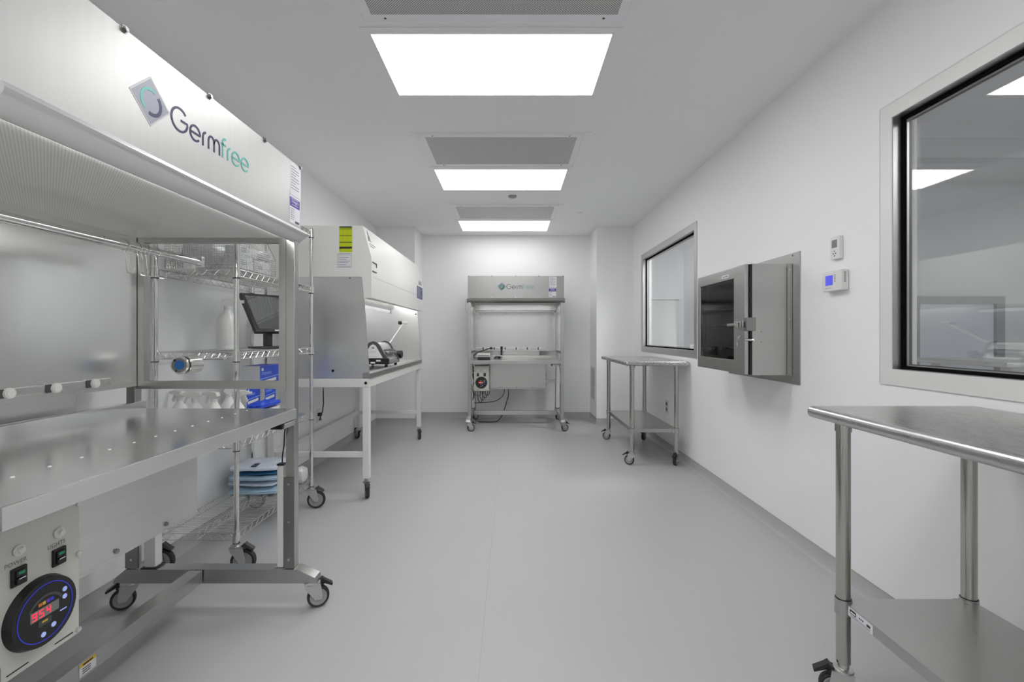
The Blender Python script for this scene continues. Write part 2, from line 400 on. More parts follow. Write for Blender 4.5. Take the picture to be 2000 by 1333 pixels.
single('ceiling_sensor', MB().lathe([(.045, 0), (.045, -.01), (.03, -.02), (.0, -.022)], (.005, 5.02, ZC), 20), mat('sensor_grey', (150, 150, 150), .5),
       'small round grey sensor disc on the ceiling past the second light', 'sensor', (.005, 5.02, ZC))
single('sprinkler_cover', MB().lathe([(.035, 0), (.035, -.004), (.0, -.005)], (.83, 5.69, ZC), 16), WHITE,
       'tiny flush white cover disc on the ceiling, right of the farthest filter', 'cover', (.83, 5.69, ZC))

# return air grilles on the alcove sides
for sx, x, nm in ((1, AL, 'louvred return air grille low in the left alcove side'), (-1, AR, 'louvred return air grille low in the right alcove side')):
    t = thing('return_grille', nm, 'air vent', (x, 6.74, .32))
    y0, y1, z0, z1 = 6.56, 6.92, .30, .79
    xs = sorted((x+sx*.0005, x+sx*.006))
    mb = MB(); mb.box(*xs, y0, y1, z0, z0+.02).box(*xs, y0, y1, z1-.02, z1).box(*xs, y0, y0+.02, z0+.02, z1-.02).box(*xs, y1-.02, y1, z0+.02, z1-.02)
    part('grille_frame', mb, WHITE, t)
    part('backing', MB().box(*sorted((x+sx*.0004, x+sx*.0012)), y0+.02, y1-.02, z0+.02, z1-.02), DGREY, t)
    n = 20
    for k in range(n):
        z = z0+.03+k*(z1-z0-.06)/(n-1)
        me = MB(); me.box(*sorted((x+sx*.002, x+sx*.009)), y0+.02, y1-.02, z-.007, z+.006)
        part('slat', me, WHITE, t)

# ------------------------------------------------------------------ caster (parent part > wheel, brake_pedal)
_cache = {}
def caster(parent, x, y, r, H, ang, name='caster', brake=True, stem=None, world_off=True, wide=.028, plate=True):
    key = (r, H, brake, stem, wide, plate)
    if key not in _cache:
        o = r*.55
        f = MB(); hw = wide/2+.004
        top = r*2+.012
        for s in (-1, 1):
            prof = [(o-.014, r-.010), (o+.012, r-.012), (o+.018, r+.004), (.036, top), (-.030, top), (-.028, top-.014)]
            f.prism(prof, s*hw-(.0025 if s > 0 else 0), s*hw+(.0025 if s < 0 else 0), 'y')
        f.box(-.031, .036, -hw, hw, top-.002, top+.002)
        f.lathe([(.026, 0), (.031, .004), (.030, .010), (.022, .014)], (0, 0, top), 20)
        if plate: f.box(-.034, .034, -.030, .030, H-.008, H, 0, .001)
        f.cyl((0, 0, top+.01), (0, 0, H), .012 if plate else .017, n=14)
        f.cyl((o, -hw-.007, r), (o, hw+.007, r), .006, n=8)
        for sx in ((-.025, .025) if plate else ()):
            for sy in (-.021, .021): f.cyl((sx, sy, H-.014), (sx, sy, H-.007), .005, n=6)
        fm = f.mesh('caster_fork', [GALV])
        wl = MB()
        q = Matrix.Translation((o, 0, r)) @ Matrix.Rotation(PI/2, 4, 'X')
        hwid = wide/2
        wl.lathe([(r*.78, -hwid*.8), (r*.9, -hwid), (r*.97, -hwid*.8), (r, -hwid*.3), (r, hwid*.3), (r*.97, hwid*.8), (r*.9, hwid), (r*.78, hwid*.8)], (0, 0, 0), 32, 0, q)
        wl.lathe([(r*.2, -hwid*.95), (r*.24, -hwid*.86), (r*.64, -hwid*.84), (r*.70, -hwid*.95), (r*.76, -hwid*.93), (r*.76, hwid*.93), (r*.70, hwid*.95), (r*.64, hwid*.84), (r*.24, hwid*.86), (r*.2, hwid*.95)], (0, 0, 0), 28, 1, q)
        wm = wl.mesh('caster_wheel', [RUBBER, HUB])
        bp = MB()
        bp.prism([(.02, top-.006), (.05, top-.002), (.085, top-.020), (.088, top-.012), (.055, top+.012), (.045, top+.022), (.035, top+.012), (.02, top+.008)], -.014, .014, 'y')
        bp.cyl((.045, -.02, top-.004), (.045, .02, top-.004), .005, n=8)
        bm_ = bp.mesh('caster_brake', [BLACK if r < .06 else DGREY])
        _cache[key] = (fm, wm, bm_)
    fm, wm, bm_ = _cache[key]
    if world_off and parent.parent is None:
        loc = (x-parent.location.x, y-parent.location.y, 0)
    else: loc = (x, y, 0)
    c = put(name, fm, parent, loc, ang)
    put('wheel', wm, c)
    if brake: put('brake_pedal', bm_, c)
    return c

# ------------------------------------------------------------------ lettering of the bench makers' mark
def wordmark(mb, x0, z0, cap, o, ux, uz, n, col1, col2):
    """thin geometric lettering, cap height = cap; writes G e r m f r e e"""
    xh = cap*.68; r = xh/2; wd = cap*.10; x = x0
    def S(pts, m): mb.ribbon(pts, wd, o, ux, uz, n, mi=m)
    R = cap/2
    S(arc(x+R, z0+R, R, 42, 350, 26)+[(x+R*1.98, z0+R), (x+R*1.15, z0+R)], col1); x += 2*R+cap*.17
    def e(x, m): S([(x, z0+r*1.0), (x+2*r, z0+r*1.0)]+arc(x+r, z0+r, r, 8, 318, 24), m)
    def rr(x, m): S([(x, z0), (x, z0+xh*.6)]+arc(x+r*.62, z0+xh*.6, r*.62, 170, 88, 8, xh*.4), m)
    e(x, col1); x += 2*r+cap*.20
    rr(x, col1); x += r*.62+cap*.20
    for k in range(2):
        ww = r*.62
        S(([(x, z0), (x, z0+xh*.6)] if k == 0 else [(x+2*ww, z0+xh*.55)])+arc(x+ww*(1+2*k), z0+xh*.6, ww, 170 if k == 0 else 178, 0, 12, xh*.4)+[(x+2*ww*(k+1), z0)], col1)
    x += 4*r*.62+cap*.2
    x += cap*.06
    S([(x, z0), (x, z0+cap*.8)]+arc(x+cap*.2, z0+cap*.8, cap*.2, 175, 70, 8), col2); S([(x-cap*.12, z0+xh), (x+cap*.26, z0+xh)], col2); x += cap*.42
    rr(x, col2); x += r*.62+cap*.16
    e(x, col2); x += 2*r+cap*.16
    e(x, col2); x += 2*r
    return x

# ------------------------------------------------------------------ laminar flow bench (local: x across, y depth, front faces -y)
BW, BD = 1.25, .76
def bench(loc, rz, label, near):
    t = thing('clean_bench', label, 'lab bench', loc, rz)
    P = lambda n, mb, m, lab=None, par=t, kind=None: part(n, mb, m, par, world=False, label=lab, kind=kind)
    W = 1.292 if near else BW
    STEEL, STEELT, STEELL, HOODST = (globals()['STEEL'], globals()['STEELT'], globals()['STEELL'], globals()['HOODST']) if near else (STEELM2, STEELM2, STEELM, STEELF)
    du = .042 if near else 0
    # hood
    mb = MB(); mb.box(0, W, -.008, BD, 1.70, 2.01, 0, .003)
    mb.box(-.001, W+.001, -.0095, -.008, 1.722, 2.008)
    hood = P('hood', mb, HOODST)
    for k in ((.318, .646, .98, 1.283) if near else (.01, .314, .624, .927, 1.24)):
        P('screw', MB().cyl((k, -.018, 2.006), (k, .0, 2.006), .0075, n=12, bev=.002).cyl((k, -.012, 2.006), (k, -.009, 2.006), .010, n=12), STEELD, par=hood)
        if not near: P('screw', MB().cyl((k, -.012, 1.732), (k, .0, 1.732), .006, n=10), CHROME, par=hood)
    P('rear_duct', MB().box(.10+du, .975+du, .765, .82, .90, 1.30, 0, .002).box(.10+du, .975+du, .765, .83, .87, .899, 1), [STEEL, STEELD])
    lip = [(-.008, 1.722), (-.022, 1.720), (-.032, 1.714), (-.037, 1.704), (-.034, 1.694), (-.028, 1.688), (.006, 1.662), (.012, 1.660), (.018, 1.663), (.049, 1.684), (.0495, 1.70), (-.008, 1.70)]
    P('hood_lip', MB().prism(lip, .018 if near else -.012, W+.012, 'x'), STEELL)
    P('unseen_lamp_strip', MB().box(.06, W-.06, .038, .0445, 1.6745, 1.680), STRIP if near else STRIPF, 'slim lamp strip added unseen behind the hood lip')  # hood lamp assumed from the lit switch; unseen strip added to brighten the interior
    P('diffuser_screen', MB().box(.04, W-.04, .050, .715, 1.68, 1.70), PERF, 'perforated air diffuser under the hood')
    # mark
    n = (0, -1, 0); ux = (1, 0, 0); uz = (0, 0, 1)
    u0, zc, hd = (.361+du, 1.868, .071) if near else (.440, 1.871, .061)
    mk = MB()
    def diamond(h, y, mi):
        mk.prism([(u0-h, zc), (u0, zc-h*.95), (u0+h, zc), (u0, zc+h*.95)], y, -.0097, 'y', mi)
    diamond(hd, -.0102, 0); diamond(hd*.91, -.0106, 1)
    o = (u0, -.0106, zc); g = lambda a0, a1, r, wd, mi: mk.ribbon(arc(0, 0, r, a0, a1, 24), wd, o, ux, uz, n, .0006, mi)
    mk.ribbon(arc(hd*.05, -hd*.04, hd*.44, -110, 45, 20), hd*.13, o, ux, uz, n, .0007, 2)
    g(0, 360, hd*.36, hd*.05, 3) if not near else None
    mk.ribbon(arc(-hd*.02, 0, hd*.44, 60, 230, 20), hd*.10, o, ux, uz, n, .0007, 3)
    cap = .066 if near else .060
    _e = wordmark(mk, (u0+hd*1.08 if near else u0+hd*1.06), (1.836 if near else 1.842), cap, (0, -.0097, 0), ux, uz, n, 2, 3)
    P('maker_mark', mk, [LOGOW if near else LOGOG, LOGOG if near else LOGOP, NAVY if near else DGREY, TEAL if near else LOGOT], 'printed Germfree lettering with a diamond emblem', par=hood)
    # paper labels at the right end
    lb = MB(); a = W-.10 if near else W-.19
    s = .0102
    lb.box(a, a+.095, -s, -.0095, 1.86, 2.002, 0)
    for k in range(9): lb.box(a+.008, a+(.08 if k % 3 else .05), -s-.0003, -s, 1.985-k*.012, 1.988-k*.012, 1)
    P('paper_label', lb, [PAPER, INK], 'white printed paper label', par=hood)
    lb = MB(); a -= .008
    lb.box(a, a+.095, -s-.0006, -.0095, 1.735, 1.855, 0); lb.box(a+.001, a+.094, -s-.001, -s-.0006, 1.808, 1.848, 2)
    lb.text('Integra', .022, (a+.018, -s-.001, 1.826), ux, uz, n, 3); lb.box(a+.012, a+.08, -s-.0013, -s-.001, 1.842, 1.844, 3)
    lb.box(a+.02, a+.08, -s-.0013, -s-.001, 1.816, 1.818, 3)
    for k in range(6): lb.box(a+.007, a+.045-.004*(k % 3), -s-.001, -s-.0006, 1.797-k*.009, 1.7995-k*.009, 1)
    for k in range(10): lb.box(a+.05+k*.004, a+.0525+k*.004, -s-.001, -s-.0006, 1.739, 1.750, 4)
    P('purple_label', lb, [PAPER, INK, PURPLE, PAPER, INKD], 'white label with a purple header', par=hood)
    # posts, side frames
    for ux0 in (0, W-.04):
        for vy in (0, BD-.04): P('post', MB().box(ux0, ux0+.04, vy, vy+.04, .187, 1.70, 0, .003), STEELM)
        sf = MB(); a, b = ux0+.003, ux0+.037
        sf.box(a, b, .041, BD-.041, .997, 1.032).box(a, b, .041, BD-.041, 1.658, 1.68).box(a, b, .041, .072, 1.032, 1.658).box(a, b, .682, BD-.041, 1.032, 1.658)
        fr = P('side_frame', sf, STEELM)
        P('side_pane', MB().box(ux0+.018, ux0+.021, .0725, .6815, 1.0325, 1.6575), ACRYL, 'clear side pane', par=fr)
        if ux0 > .1 and near:
            pc = Vector((ux0+.02, .51, 1.105))
            P('port', MB().cyl(pc+Vector((-.035, 0, 0)), pc+Vector((-.025, 0, 0)), .041, n=28, mi=0, bev=.002).cyl(pc+Vector((-.025, 0, 0)), pc+Vector((-.012, 0, 0)), .039, n=28, mi=1).cyl(pc+Vector((-.012, 0, 0)), pc+Vector((.075, 0, 0)), .041, n=28, mi=0, bev=.002).cyl(pc+Vector((-.0365, 0, 0)), pc+Vector((-.0348, 0, 0)), .033, n=24, mi=3)
      .cyl(pc+Vector((-.039, -.003, .001)), pc+Vector((-.0362, -.003, .001)), .021, n=9, mi=2).cyl(pc+Vector((-.0375, .018, .022)), pc+Vector((-.0363, .018, .022)), .006, n=8, mi=1).cyl(pc+Vector((-.0375, .012, -.026)), pc+Vector((-.0363, .012, -.026)), .005, n=8, mi=1),
              [CHROME, BLACK, mat('port_blue', (22, 104, 178), .25), LCDG], 'round chrome port with a blue centre')
        # base bar with bent ends, lift column, sleeve
        x0 = ux0-.012 if ux0 < .1 else ux0-.005
        P('base_bar', MB().prism([(-.015, .187), (-.095, .150), (-.105, .125), (.812, .125), (.80, .150), (.755, .187)], x0-.005, x0+.052, 'x'), STEELM)
        cx = ux0+.02
        P('lift_column', MB().box(cx-.016, cx+.016, .052, .084, .187, .65, 0, .008).box(cx-.017, cx+.017, .051, .085, .65, .657, 1, .003), [ALUL, BLACK])
        P('lift_column', MB().box(cx-.024, cx+.024, .625, .680, .190, .864, 0, .010).box(cx-.03, cx+.03, .618, .687, .187, .193, 1), [ALUL, BLACK])
        inx = -1 if ux0 > .1 else 1
        for va, vb in ((.0, .046), (.700, .76)):
            sl = MB(); xx = sorted((ux0+.02+inx*.0205, ux0+.02+inx*.026)); sl.box(*xx, va, vb, .19, .60, 0, .001)
            for zb in (.23, .40, .57):
                sl.cyl((xx[0 if inx < 0 else 1], (va+vb)/2, zb), (xx[0 if inx < 0 else 1]+inx*.004, (va+vb)/2, zb), .006, n=8, mi=1)
            P('sleeve_plate', sl, [STEELD, CHROME])
        for vy, an in ((-.070, -PI/2+.45 if near else -PI/2+.35), (.755, PI/2+.5)):
            caster(t, ux0+.02, vy, .048, .126, an if near else (.3 if vy < 0 else .7), world_off=False)
    P('back_panel', MB().box(.04, W-.04, .712, .718, 1.01, 1.68), PANEL if near else PANEL2)
    P('back_rail', MB().box(.05+du, 1.06+du, .698, .711, 1.032, 1.060, 0, .002), ALU)
    for k in range(6):
        u = .18+du+.16*k
        P('knob', MB().cyl((u, .698, 1.046), (u, .684, 1.046), .019, .017, n=20, mi=0, bev=.003).box(u-.034, u-.014, .695, .6985, 1.031, 1.061, 1), [PLAST, DGREY])
    # worktop with curb
    wt = MB(); wt.box(.041, W-.041, -.006, .70, .865, .91, 0, .004); wt.box(.041, W-.041, .665, .70, .90, .946, 0, .004)
    top = P('worktop', wt, STEELT)
    P('worktop_apron', MB().box(.0405, W-.0405, -.0085, -.0062, .864, .9085, 0, .001), STEELL)
    for k in range(14): P('stud', MB().cyl((.06+.087*k, .18, .9095), (.06+.087*k, .18, .9115), .005, .003, n=8), PLAST, par=top)
    P('hanging_rod', MB().cyl((.042, .424, 1.567), (W-.042, .424, 1.567), .0162, n=24).cyl((.74, .424, 1.567), (.83, .424, 1.567), .0175, n=20).cyl((.88, .424, 1.567), (.93, .424, 1.567), .0174, n=20)
      .box(W-.062, W-.042, .404, .444, 1.544, 1.590, 0, .002).box(.042, .062, .404, .444, 1.544, 1.590, 0, .002).box(W-.085, W-.063, .43, .47, 1.535, 1.56, 1), [CHROME, STEEL])
    # blower housing, control box
    bb = MB(); bb.box(.272+du, 1.035+du, .32, .70, .515, .864, 0, .002)
    for zb in (.56, .70, .82): bb.cyl((1.035+du, .34, zb), (1.043+du, .34, zb), .008, n=8, mi=1)
    for ub in (.42+du, .64+du, .86+du): bb.cyl((ub, .32, .53), (ub, .314, .53), .008, n=8, mi=1)
    P('blower_box', bb, [STEEL, STEELD])
    P('undershelf', MB().box(.20+du, 1.03+du, .33, .68, .500, .512) if near else MB().box(.20, 1.03, .33, .68, .500, .512).box(1.04, W-.05, .60, .66, .56, .60), STEEL)
    cp = MB(); cp.box(.07+du, .268+du, .095, .319, .50, .835, 0, .003); cp.box(.075+du, .262+du, .093, .0955, .829, .832, 1)
    for a in (.10+du, .205+du): cp.box(a, a+.045, .0935, .0955, .512, .514, 1)
    box = P('control_box', cp, [CREAM, BLACK], 'pale enamelled control box')
    for a, b in ((.262, .822), (.262, .70), (.078, .822), (.078, .60), (.262, .512)): P('screw', MB().cyl((a+du, .095, b), (a+du, .089, b), .006, n=12), CHROME, par=box)
    gu, gz, gr = .168+du, .612, .078
    for nm, uu in (('POWER', gu-.045), ('LIGHTS', gu+.045)):
        sw = MB(); sw.box(uu-.016, uu+.016, .089, .095, .696, .736, 0, .002); sw.box(uu-.010, uu+.010, .086, .089, .716, .730, 0, .001); sw.box(uu-.006, uu+.007, .0856, .0862, .721, .727, 1); sw.box(uu-.010, uu+.010, .084, .089, .701, .712, 0, .001)
        sw.box(uu-.007, uu+.007, .0835, .0842, .7115, .7135, 2)
        P('rocker_switch', sw, [BLACK, LEDG if near else DGREY, PAPER], par=box)
        P('reset_button', MB().cyl((uu, .095, .772), (uu, .088, .772), .012, n=18, bev=.002).cyl((uu, .088, .772), (uu, .082, .772), .007, n=14, bev=.001), PLAST, par=box)
        P('lettering', MB().text(nm, .0135, (uu-.004, .0948, .742), ux, uz, n, 0, align='CENTER'), INK, par=box)
    gg = MB(); cyc = lambda r, y0, y1, mi: gg.cyl((gu, y0, gz), (gu, y1, gz), r, n=48, mi=mi)
    gg.cyl((gu, .095, gz), (gu, .078, gz), gr, gr*.94, n=48, mi=0)
    gg.ribbon(arc(0, 0, gr*.80, 0, 360, 48), gr*.022, (gu, .0778, gz), ux, uz, n, .0006, 1)
    gg.ribbon(arc(0, -gr*.05, gr*.52, 28, 152, 20), gr*.07, (gu, .0778, gz), ux, uz, n, .0004, 2)
    for k, c in enumerate((5, 6, 3, 1)): gg.box(gu-gr*.22+k*gr*.115, gu-gr*.22+(k+.8)*gr*.115, .0772, .078, gz+gr*.24, gz+gr*.33, c)
    gg.box(gu-gr*.45, gu+gr*.38, .0774, .078, gz-gr*.12, gz+gr*.17, 4)
    SEG = {'9': 'abcdfg', '5': 'acdfg', '4': 'bcfg'}
    for k, d in enumerate('954'):
        x0 = gu-gr*.40+k*gr*.20; z0 = gz-gr*.08; wdt, ht = gr*.125, gr*.21
        for sname in SEG[d]:
            sx0, sx1, sz0, sz1 = {'a': (0, wdt, ht*.9, ht), 'd': (0, wdt, 0, ht*.1), 'g': (0, wdt, ht*.45, ht*.55), 'f': (0, wdt*.2, ht*.5, ht), 'b': (wdt*.8, wdt, ht*.5, ht), 'e': (0, wdt*.2, 0, ht*.5), 'c': (wdt*.8, wdt, 0, ht*.5)}[sname]
            gg.box(x0+sx0, x0+sx1, .0768, .0774, z0+sz0, z0+sz1, 7)
    gg.box(gu-gr*.22, gu+gr*.16, .0774, .078, gz-gr*.36, gz-gr*.18, 2); gg.box(gu-gr*.12, gu+gr*.04, .0770, .0774, gz-gr*.27, gz-gr*.22, 6)
    for a, b in ((.56, .36), (.56, .14), (.22, -.50), (-.08, -.62)): gg.cyl((gu+a*gr, .078, gz+b*gr), (gu+a*gr, .0768, gz+b*gr), gr*.07, n=14, mi=8)
    gg.box(gu+gr*.42, gu+gr*.62, .0774, .078, gz-gr*.24, gz-gr*.21, 8)
    P('round_gauge', gg, [BLACK, LEDB if near else DGREY, DGREY, mat('violet_ink', (110, 60, 200), .5), LCDG, ORANGE, YELLOW, LEDR, LEDW], 'round black display dial with red digits', par=box)
    # stretcher, handset and its lead
    P('stretcher', MB().box(.045, W-.055, .405, .465, .130, .187, 0, .002), STEELM2)
    st = MB().box(.60+du, .66+du, .4035, .4045, .140, .182, 0); st.box(.60+du, .66+du, .403, .4035, .170, .182, 1).box(.612+du, .648+du, .4028, .4034, .173, .178, 2)
    for k in range(3): st.box(.61+du, .64+du, .403, .4035, .147+k*.007, .1495+k*.007, 2)
    if near: P('warning_label', st, [PAPER, YELLOW, INKD], 'small white and amber warning sticker')
    P('handset', MB().box(W-.165, W-.045, -.004, .045, .838, .864, 0, .004).prism([(-.003, .840), (-.006, .860), (-.010, .858), (-.007, .838)], W-.15, W-.055, 'x', 1), [BLACK, ALU], 'black lift control handset')
    P('lead', MB().tube([(W-.02, .065, .66), (W-.022, .064, .69), (W-.035, .05, .74), (W-.05, .04, .80), (W-.06, .03, .845)], .003), CABLE)
    if near:
        P('lead', MB().tube([(.19, .2, .50), (.20, .22, .47), (.215, .21, .40), (.16, .2, .33), (.02, .2, .27)], .008).tube([(.269, .16, .66), (.283, .17, .64), (.287, .19, .60), (.28, .25, .56)], .006), CABLEG)
    return t
near_bench = bench((-.98, .848, 0), PI/2, 'large stainless steel clean air bench with Germfree mark filling the left foreground', True)
far_bench = bench((-.574, 6.07, 0), 0, 'stainless steel clean air bench with Germfree mark against the back wall', False)

# hooks on the near bench rod
for k, (y, a) in enumerate(((1.69, .1), (1.745, .5), (1.765, -.2), (1.785, .25), (1.835, .6))):
    x = -1.404
    mb = MB(); ca, sa = math.cos(a), math.sin(a)
    ring = [(x+.0195*math.cos(b), y, 1.567+.0195*math.sin(b)) for b in [2*PI*q/12 for q in range(13)]]
    mb.tube(ring, .0016, 5)
    mb.tube([(x, y, 1.548), (x+.002, y+.002, 1.53), (x+.004*sa, y+.008, 1.475), (x+.01*sa, y+.014, 1.468), (x+.03*sa, y+.03*ca, 1.466), (x+.036*sa, y+.038*ca, 1.472), (x+.036*sa, y+.038*ca, 1.49)], .0018, 5)
    single('hook', mb, CHROME, ['chrome wire hook hanging alone, leftmost on the near bench rod', 'chrome wire hook second from left on the near bench rod', 'chrome wire hook third from left on the near bench rod',
           'chrome wire hook fourth from left on the near bench rod', 'chrome wire hook rightmost on the near bench rod, before the rack post'][k], 'hook', (x, y, 1.551), 'wire hooks on the bench rod')
single('hook', MB().tube([(-.574+.10, 6.494, 1.554), (-.472, 6.494, 1.53), (-.47, 6.49, 1.475), (-.455, 6.485, 1.468), (-.445, 6.485, 1.49)], .0025, 5), CHROME,
       'small wire hook on the rod of the far bench', 'hook', (-.474, 6.494, 1.554))

# ------------------------------------------------------------------ wire shelving rack
RX0, RX1, RY0, RY1 = -1.862, -1.437, 2.43, 3.335
rack = thing('wire_rack', 'chrome wire shelving rack on casters behind the near bench', 'shelving', (-1.65, 2.88, 0))
for x in (RX0, RX1):
    for y in (RY0, RY1):
        mb = MB().cyl((x, y, .165), (x, y, 2.0), .0127, n=16); mb.cyl((x, y, 2.0), (x, y, 2.006), .013, .010, n=16)
        for k in range(60): mb.cyl((x, y, .25+k*.029), (x, y, .2505+k*.029), .01277, n=16, mi=1)
        part('post', mb, [CHROME, STEELD], rack)
for zs in (.205, .683, 1.148, 1.585, 1.985):
    mb = MB(); zt, zb = zs, zs-.035
    x0, x1, y0, y1 = RX0, RX1, RY0, RY1
    def truss(a, b, n):
        a = Vector(a); b = Vector(b)
        mb.cyl(a+Vector((0, 0, zt)), b+Vector((0, 0, zt)), .003, n=5, mi=0); mb.cyl(a+Vector((0, 0, zb)), b+Vector((0, 0, zb)), .003, n=5, mi=0)
        pts = [a+(b-a)*(k/(2*n))+Vector((0, 0, zb if k % 2 == 0 else zt-.004)) for k in range(2*n+1)]
        mb.tube(pts, .0017, 5, 0)
    truss((x0, y0, 0), (x1, y0, 0), 7); truss((x0, y1, 0), (x1, y1, 0), 7)
    truss((x0, y0, 0), (x0, y1, 0), 15); truss((x1, y0, 0), (x1, y1, 0), 15)
    truss(((x0+x1)/2, y0, 0), ((x0+x1)/2, y1, 0), 15)
    sh = part('shelf_frame', mb, WIRE, rack)
    mb = MB(); n = 44
    for k in range(1, n):
        y = y0+(y1-y0)*k/n; mb.tube([(x0, y, zt+.0035), (x1, y, zt+.0035)], .0017, 4)
    part('deck_wires', mb, WIRE, sh, kind='stuff')
    for x in (x0, x1):
        for y in (y0, y1):
            part('collar', MB().cyl((x, y, zs-.045), (x, y, zs+.008), .0185, .0165, n=18, mi=0).cyl((x, y, zs-.050), (x, y, zs-.045), .0175, n=18, mi=1), [CHROME, BLACK], sh)
for x, y, a in ((RX1, RY0, .15), (RX0, RY0, .1), (RX1, RY1, .25), (RX0, RY1, 0)):
    caster(rack, x, y, .062, .172, a, brake=True, plate=False, wide=.03)

# basket with film and packets
BX0, BX1, BY0, BY1, BZ0, BZ1 = -1.84, -1.465, 2.47, 2.885, 1.594, 1.79
bk = thing('wire_basket', 'fine wire mesh basket holding clear bags on the rack shelf behind the near bench', 'basket', ((BX0+BX1)/2, (BY0+BY1)/2, BZ0))
mb = MB(); s = .0125
def strip(p, q, r=.0012): mb.tube([p, q], r, 4)
nx = int((BX1-BX0)/s); ny = int((BY1-BY0)/s); nz = int((BZ1-BZ0)/s)
ztop = lambda y: BZ1 if y < BY1-.10 else BZ1-(y-(BY1-.10))*.9
for i in range(nx+1):
    x = BX0+(BX1-BX0)*i/nx
    strip((x, BY0, BZ0), (x, BY0, BZ1)); strip((x, BY1, BZ0), (x, BY1, ztop(BY1))); strip((x, BY0, BZ0), (x, BY1, BZ0))
for i in range(ny+1):
    y = BY0+(BY1-BY0)*i/ny
    strip((BX0, y, BZ0), (BX0, y, ztop(y))); strip((BX1, y, BZ0), (BX1, y, ztop(y)))
for i in range(nz+1):
    z = BZ0+(BZ1-BZ0)*i/nz
    ye = BY1 if z <= ztop(BY1) else BY1-.10+(BZ1-z)/.9
    strip((BX0, BY0, z), (BX1, BY0, z)); strip((BX0, BY0, z), (BX0, ye, z)); strip((BX1, BY0, z), (BX1, ye, z))
    if z <= ztop(BY1): strip((BX0, BY1, z), (BX1, BY1, z))
part('mesh_wires', mb, WIRE, bk, kind='stuff')
mb = MB()
for x in (BX0, BX1): mb.tube([(x, BY0, BZ1), (x, BY1-.10, BZ1), (x, BY1, ztop(BY1))], .003, 6)
mb.tube([(BX0, BY0, BZ1), (BX1, BY0, BZ1)], .003, 6); mb.tube([(BX0, BY1, ztop(BY1)), (BX1, BY1, ztop(BY1))], .003, 6)
part('rim', mb, CHROME, bk)
def blob(c, d, seed, amp=.12, cuts=10, flat=True):
    """lumpy pillow: superellipsoid with noise"""
    rnd = random.Random(seed); ph = [rnd.uniform(0, 6.28) for _ in range(8)]
    mb = MB(); bm2 = bmesh.new(); bmesh.ops.create_cube(bm2, size=2)
    bmesh.ops.subdivide_edges(bm2, edges=bm2.edges[:], cuts=cuts, use_grid_fill=True)
    for v in bm2.verts:
        x, y, z = v.co
        edge = max(abs(x), abs(y))
        zz = z*(1-.62*edge**3)+.25*amp*math.sin(9*x+ph[6])*math.sin(7*y+ph[7])*(1 if abs(z) > .9 else 0)
        nn = amp*(math.sin(7*x+ph[0])*math.cos(6*y+ph[1])+.6*math.sin(13*y+ph[2]+5*z)+.5*math.cos(15*x+ph[3]-6*y))
        r = 1-.13*(abs(x*y))**2+.02*math.sin(5*math.atan2(y, x)+ph[4])+.012*math.sin(11*math.atan2(y, x)+ph[5])
        v.co = Vector((c[0]+x*r*d[0]/2*(1+nn*.15), c[1]+y*r*d[1]/2*(1+nn*.15), c[2]+(zz*(1+nn) if z > 0 else zz)*d[2]/2))
    mb._merge(bm2, 0); return mb
def film(c, d, seed):
    mb = MB(); bm2 = bmesh.new(); bmesh.ops.create_icosphere(bm2, subdivisions=4, radius=1)
    rnd = random.Random(seed); dirs = [Vector((rnd.gauss(0, 1), rnd.gauss(0, 1), rnd.gauss(0, 1))).normalized() for _ in range(26)]
    for v in bm2.verts:
        p = v.co.normalized(); k = max(p.dot(q) for q in dirs)
        sq = 1/max(abs(p.x), abs(p.y), abs(p.z))**.6
        v.co = Vector((c[0]+p.x*d[0]/2*sq*(.78+.24*k), c[1]+p.y*d[1]/2*sq*(.78+.24*k), c[2]+p.z*d[2]/2*(.62+.4*k)))
    mb._merge(bm2, 0); return mb
single('plastic_bag', film((-1.71, 2.66, 1.69), (.21, .30, .17), 3), CRUMP, 'crumpled clear plastic bag filling the left of the mesh basket', 'bag', (-1.71, 2.66, 1.61))
for k, (y0, y1, z0, h) in enumerate(((2.50, 2.66, 1.602, .075), (2.67, 2.84, 1.602, .07), (2.51, 2.70, 1.679, .05))):
    mb = MB().box(-1.55, -1.475, y0, y1, z0, z0+h, 0, .006)
    for q in range(3): mb.box(-1.4752, -1.4745, y0+.03, y0+.03+.05, z0+h*.35+q*.010, z0+h*.35+q*.010+.004, 1)
    single('packet', mb, [PAPER, INK], ['white paper packet low in the basket, nearest the camera', 'white paper packet low in the basket, at its far end', 'thin white packet lying on top of the nearest packet in the basket'][k],
           'packet', (-1.51, (y0+y1)/2, z0), 'white packets in the mesh basket')
single('plastic_bag', film((-1.512, 2.76, 1.715), (.09, .17, .07), 9), CRUMP, 'small bunched clear bag on the far packet in the basket', 'bag', (-1.512, 2.76, 1.68))

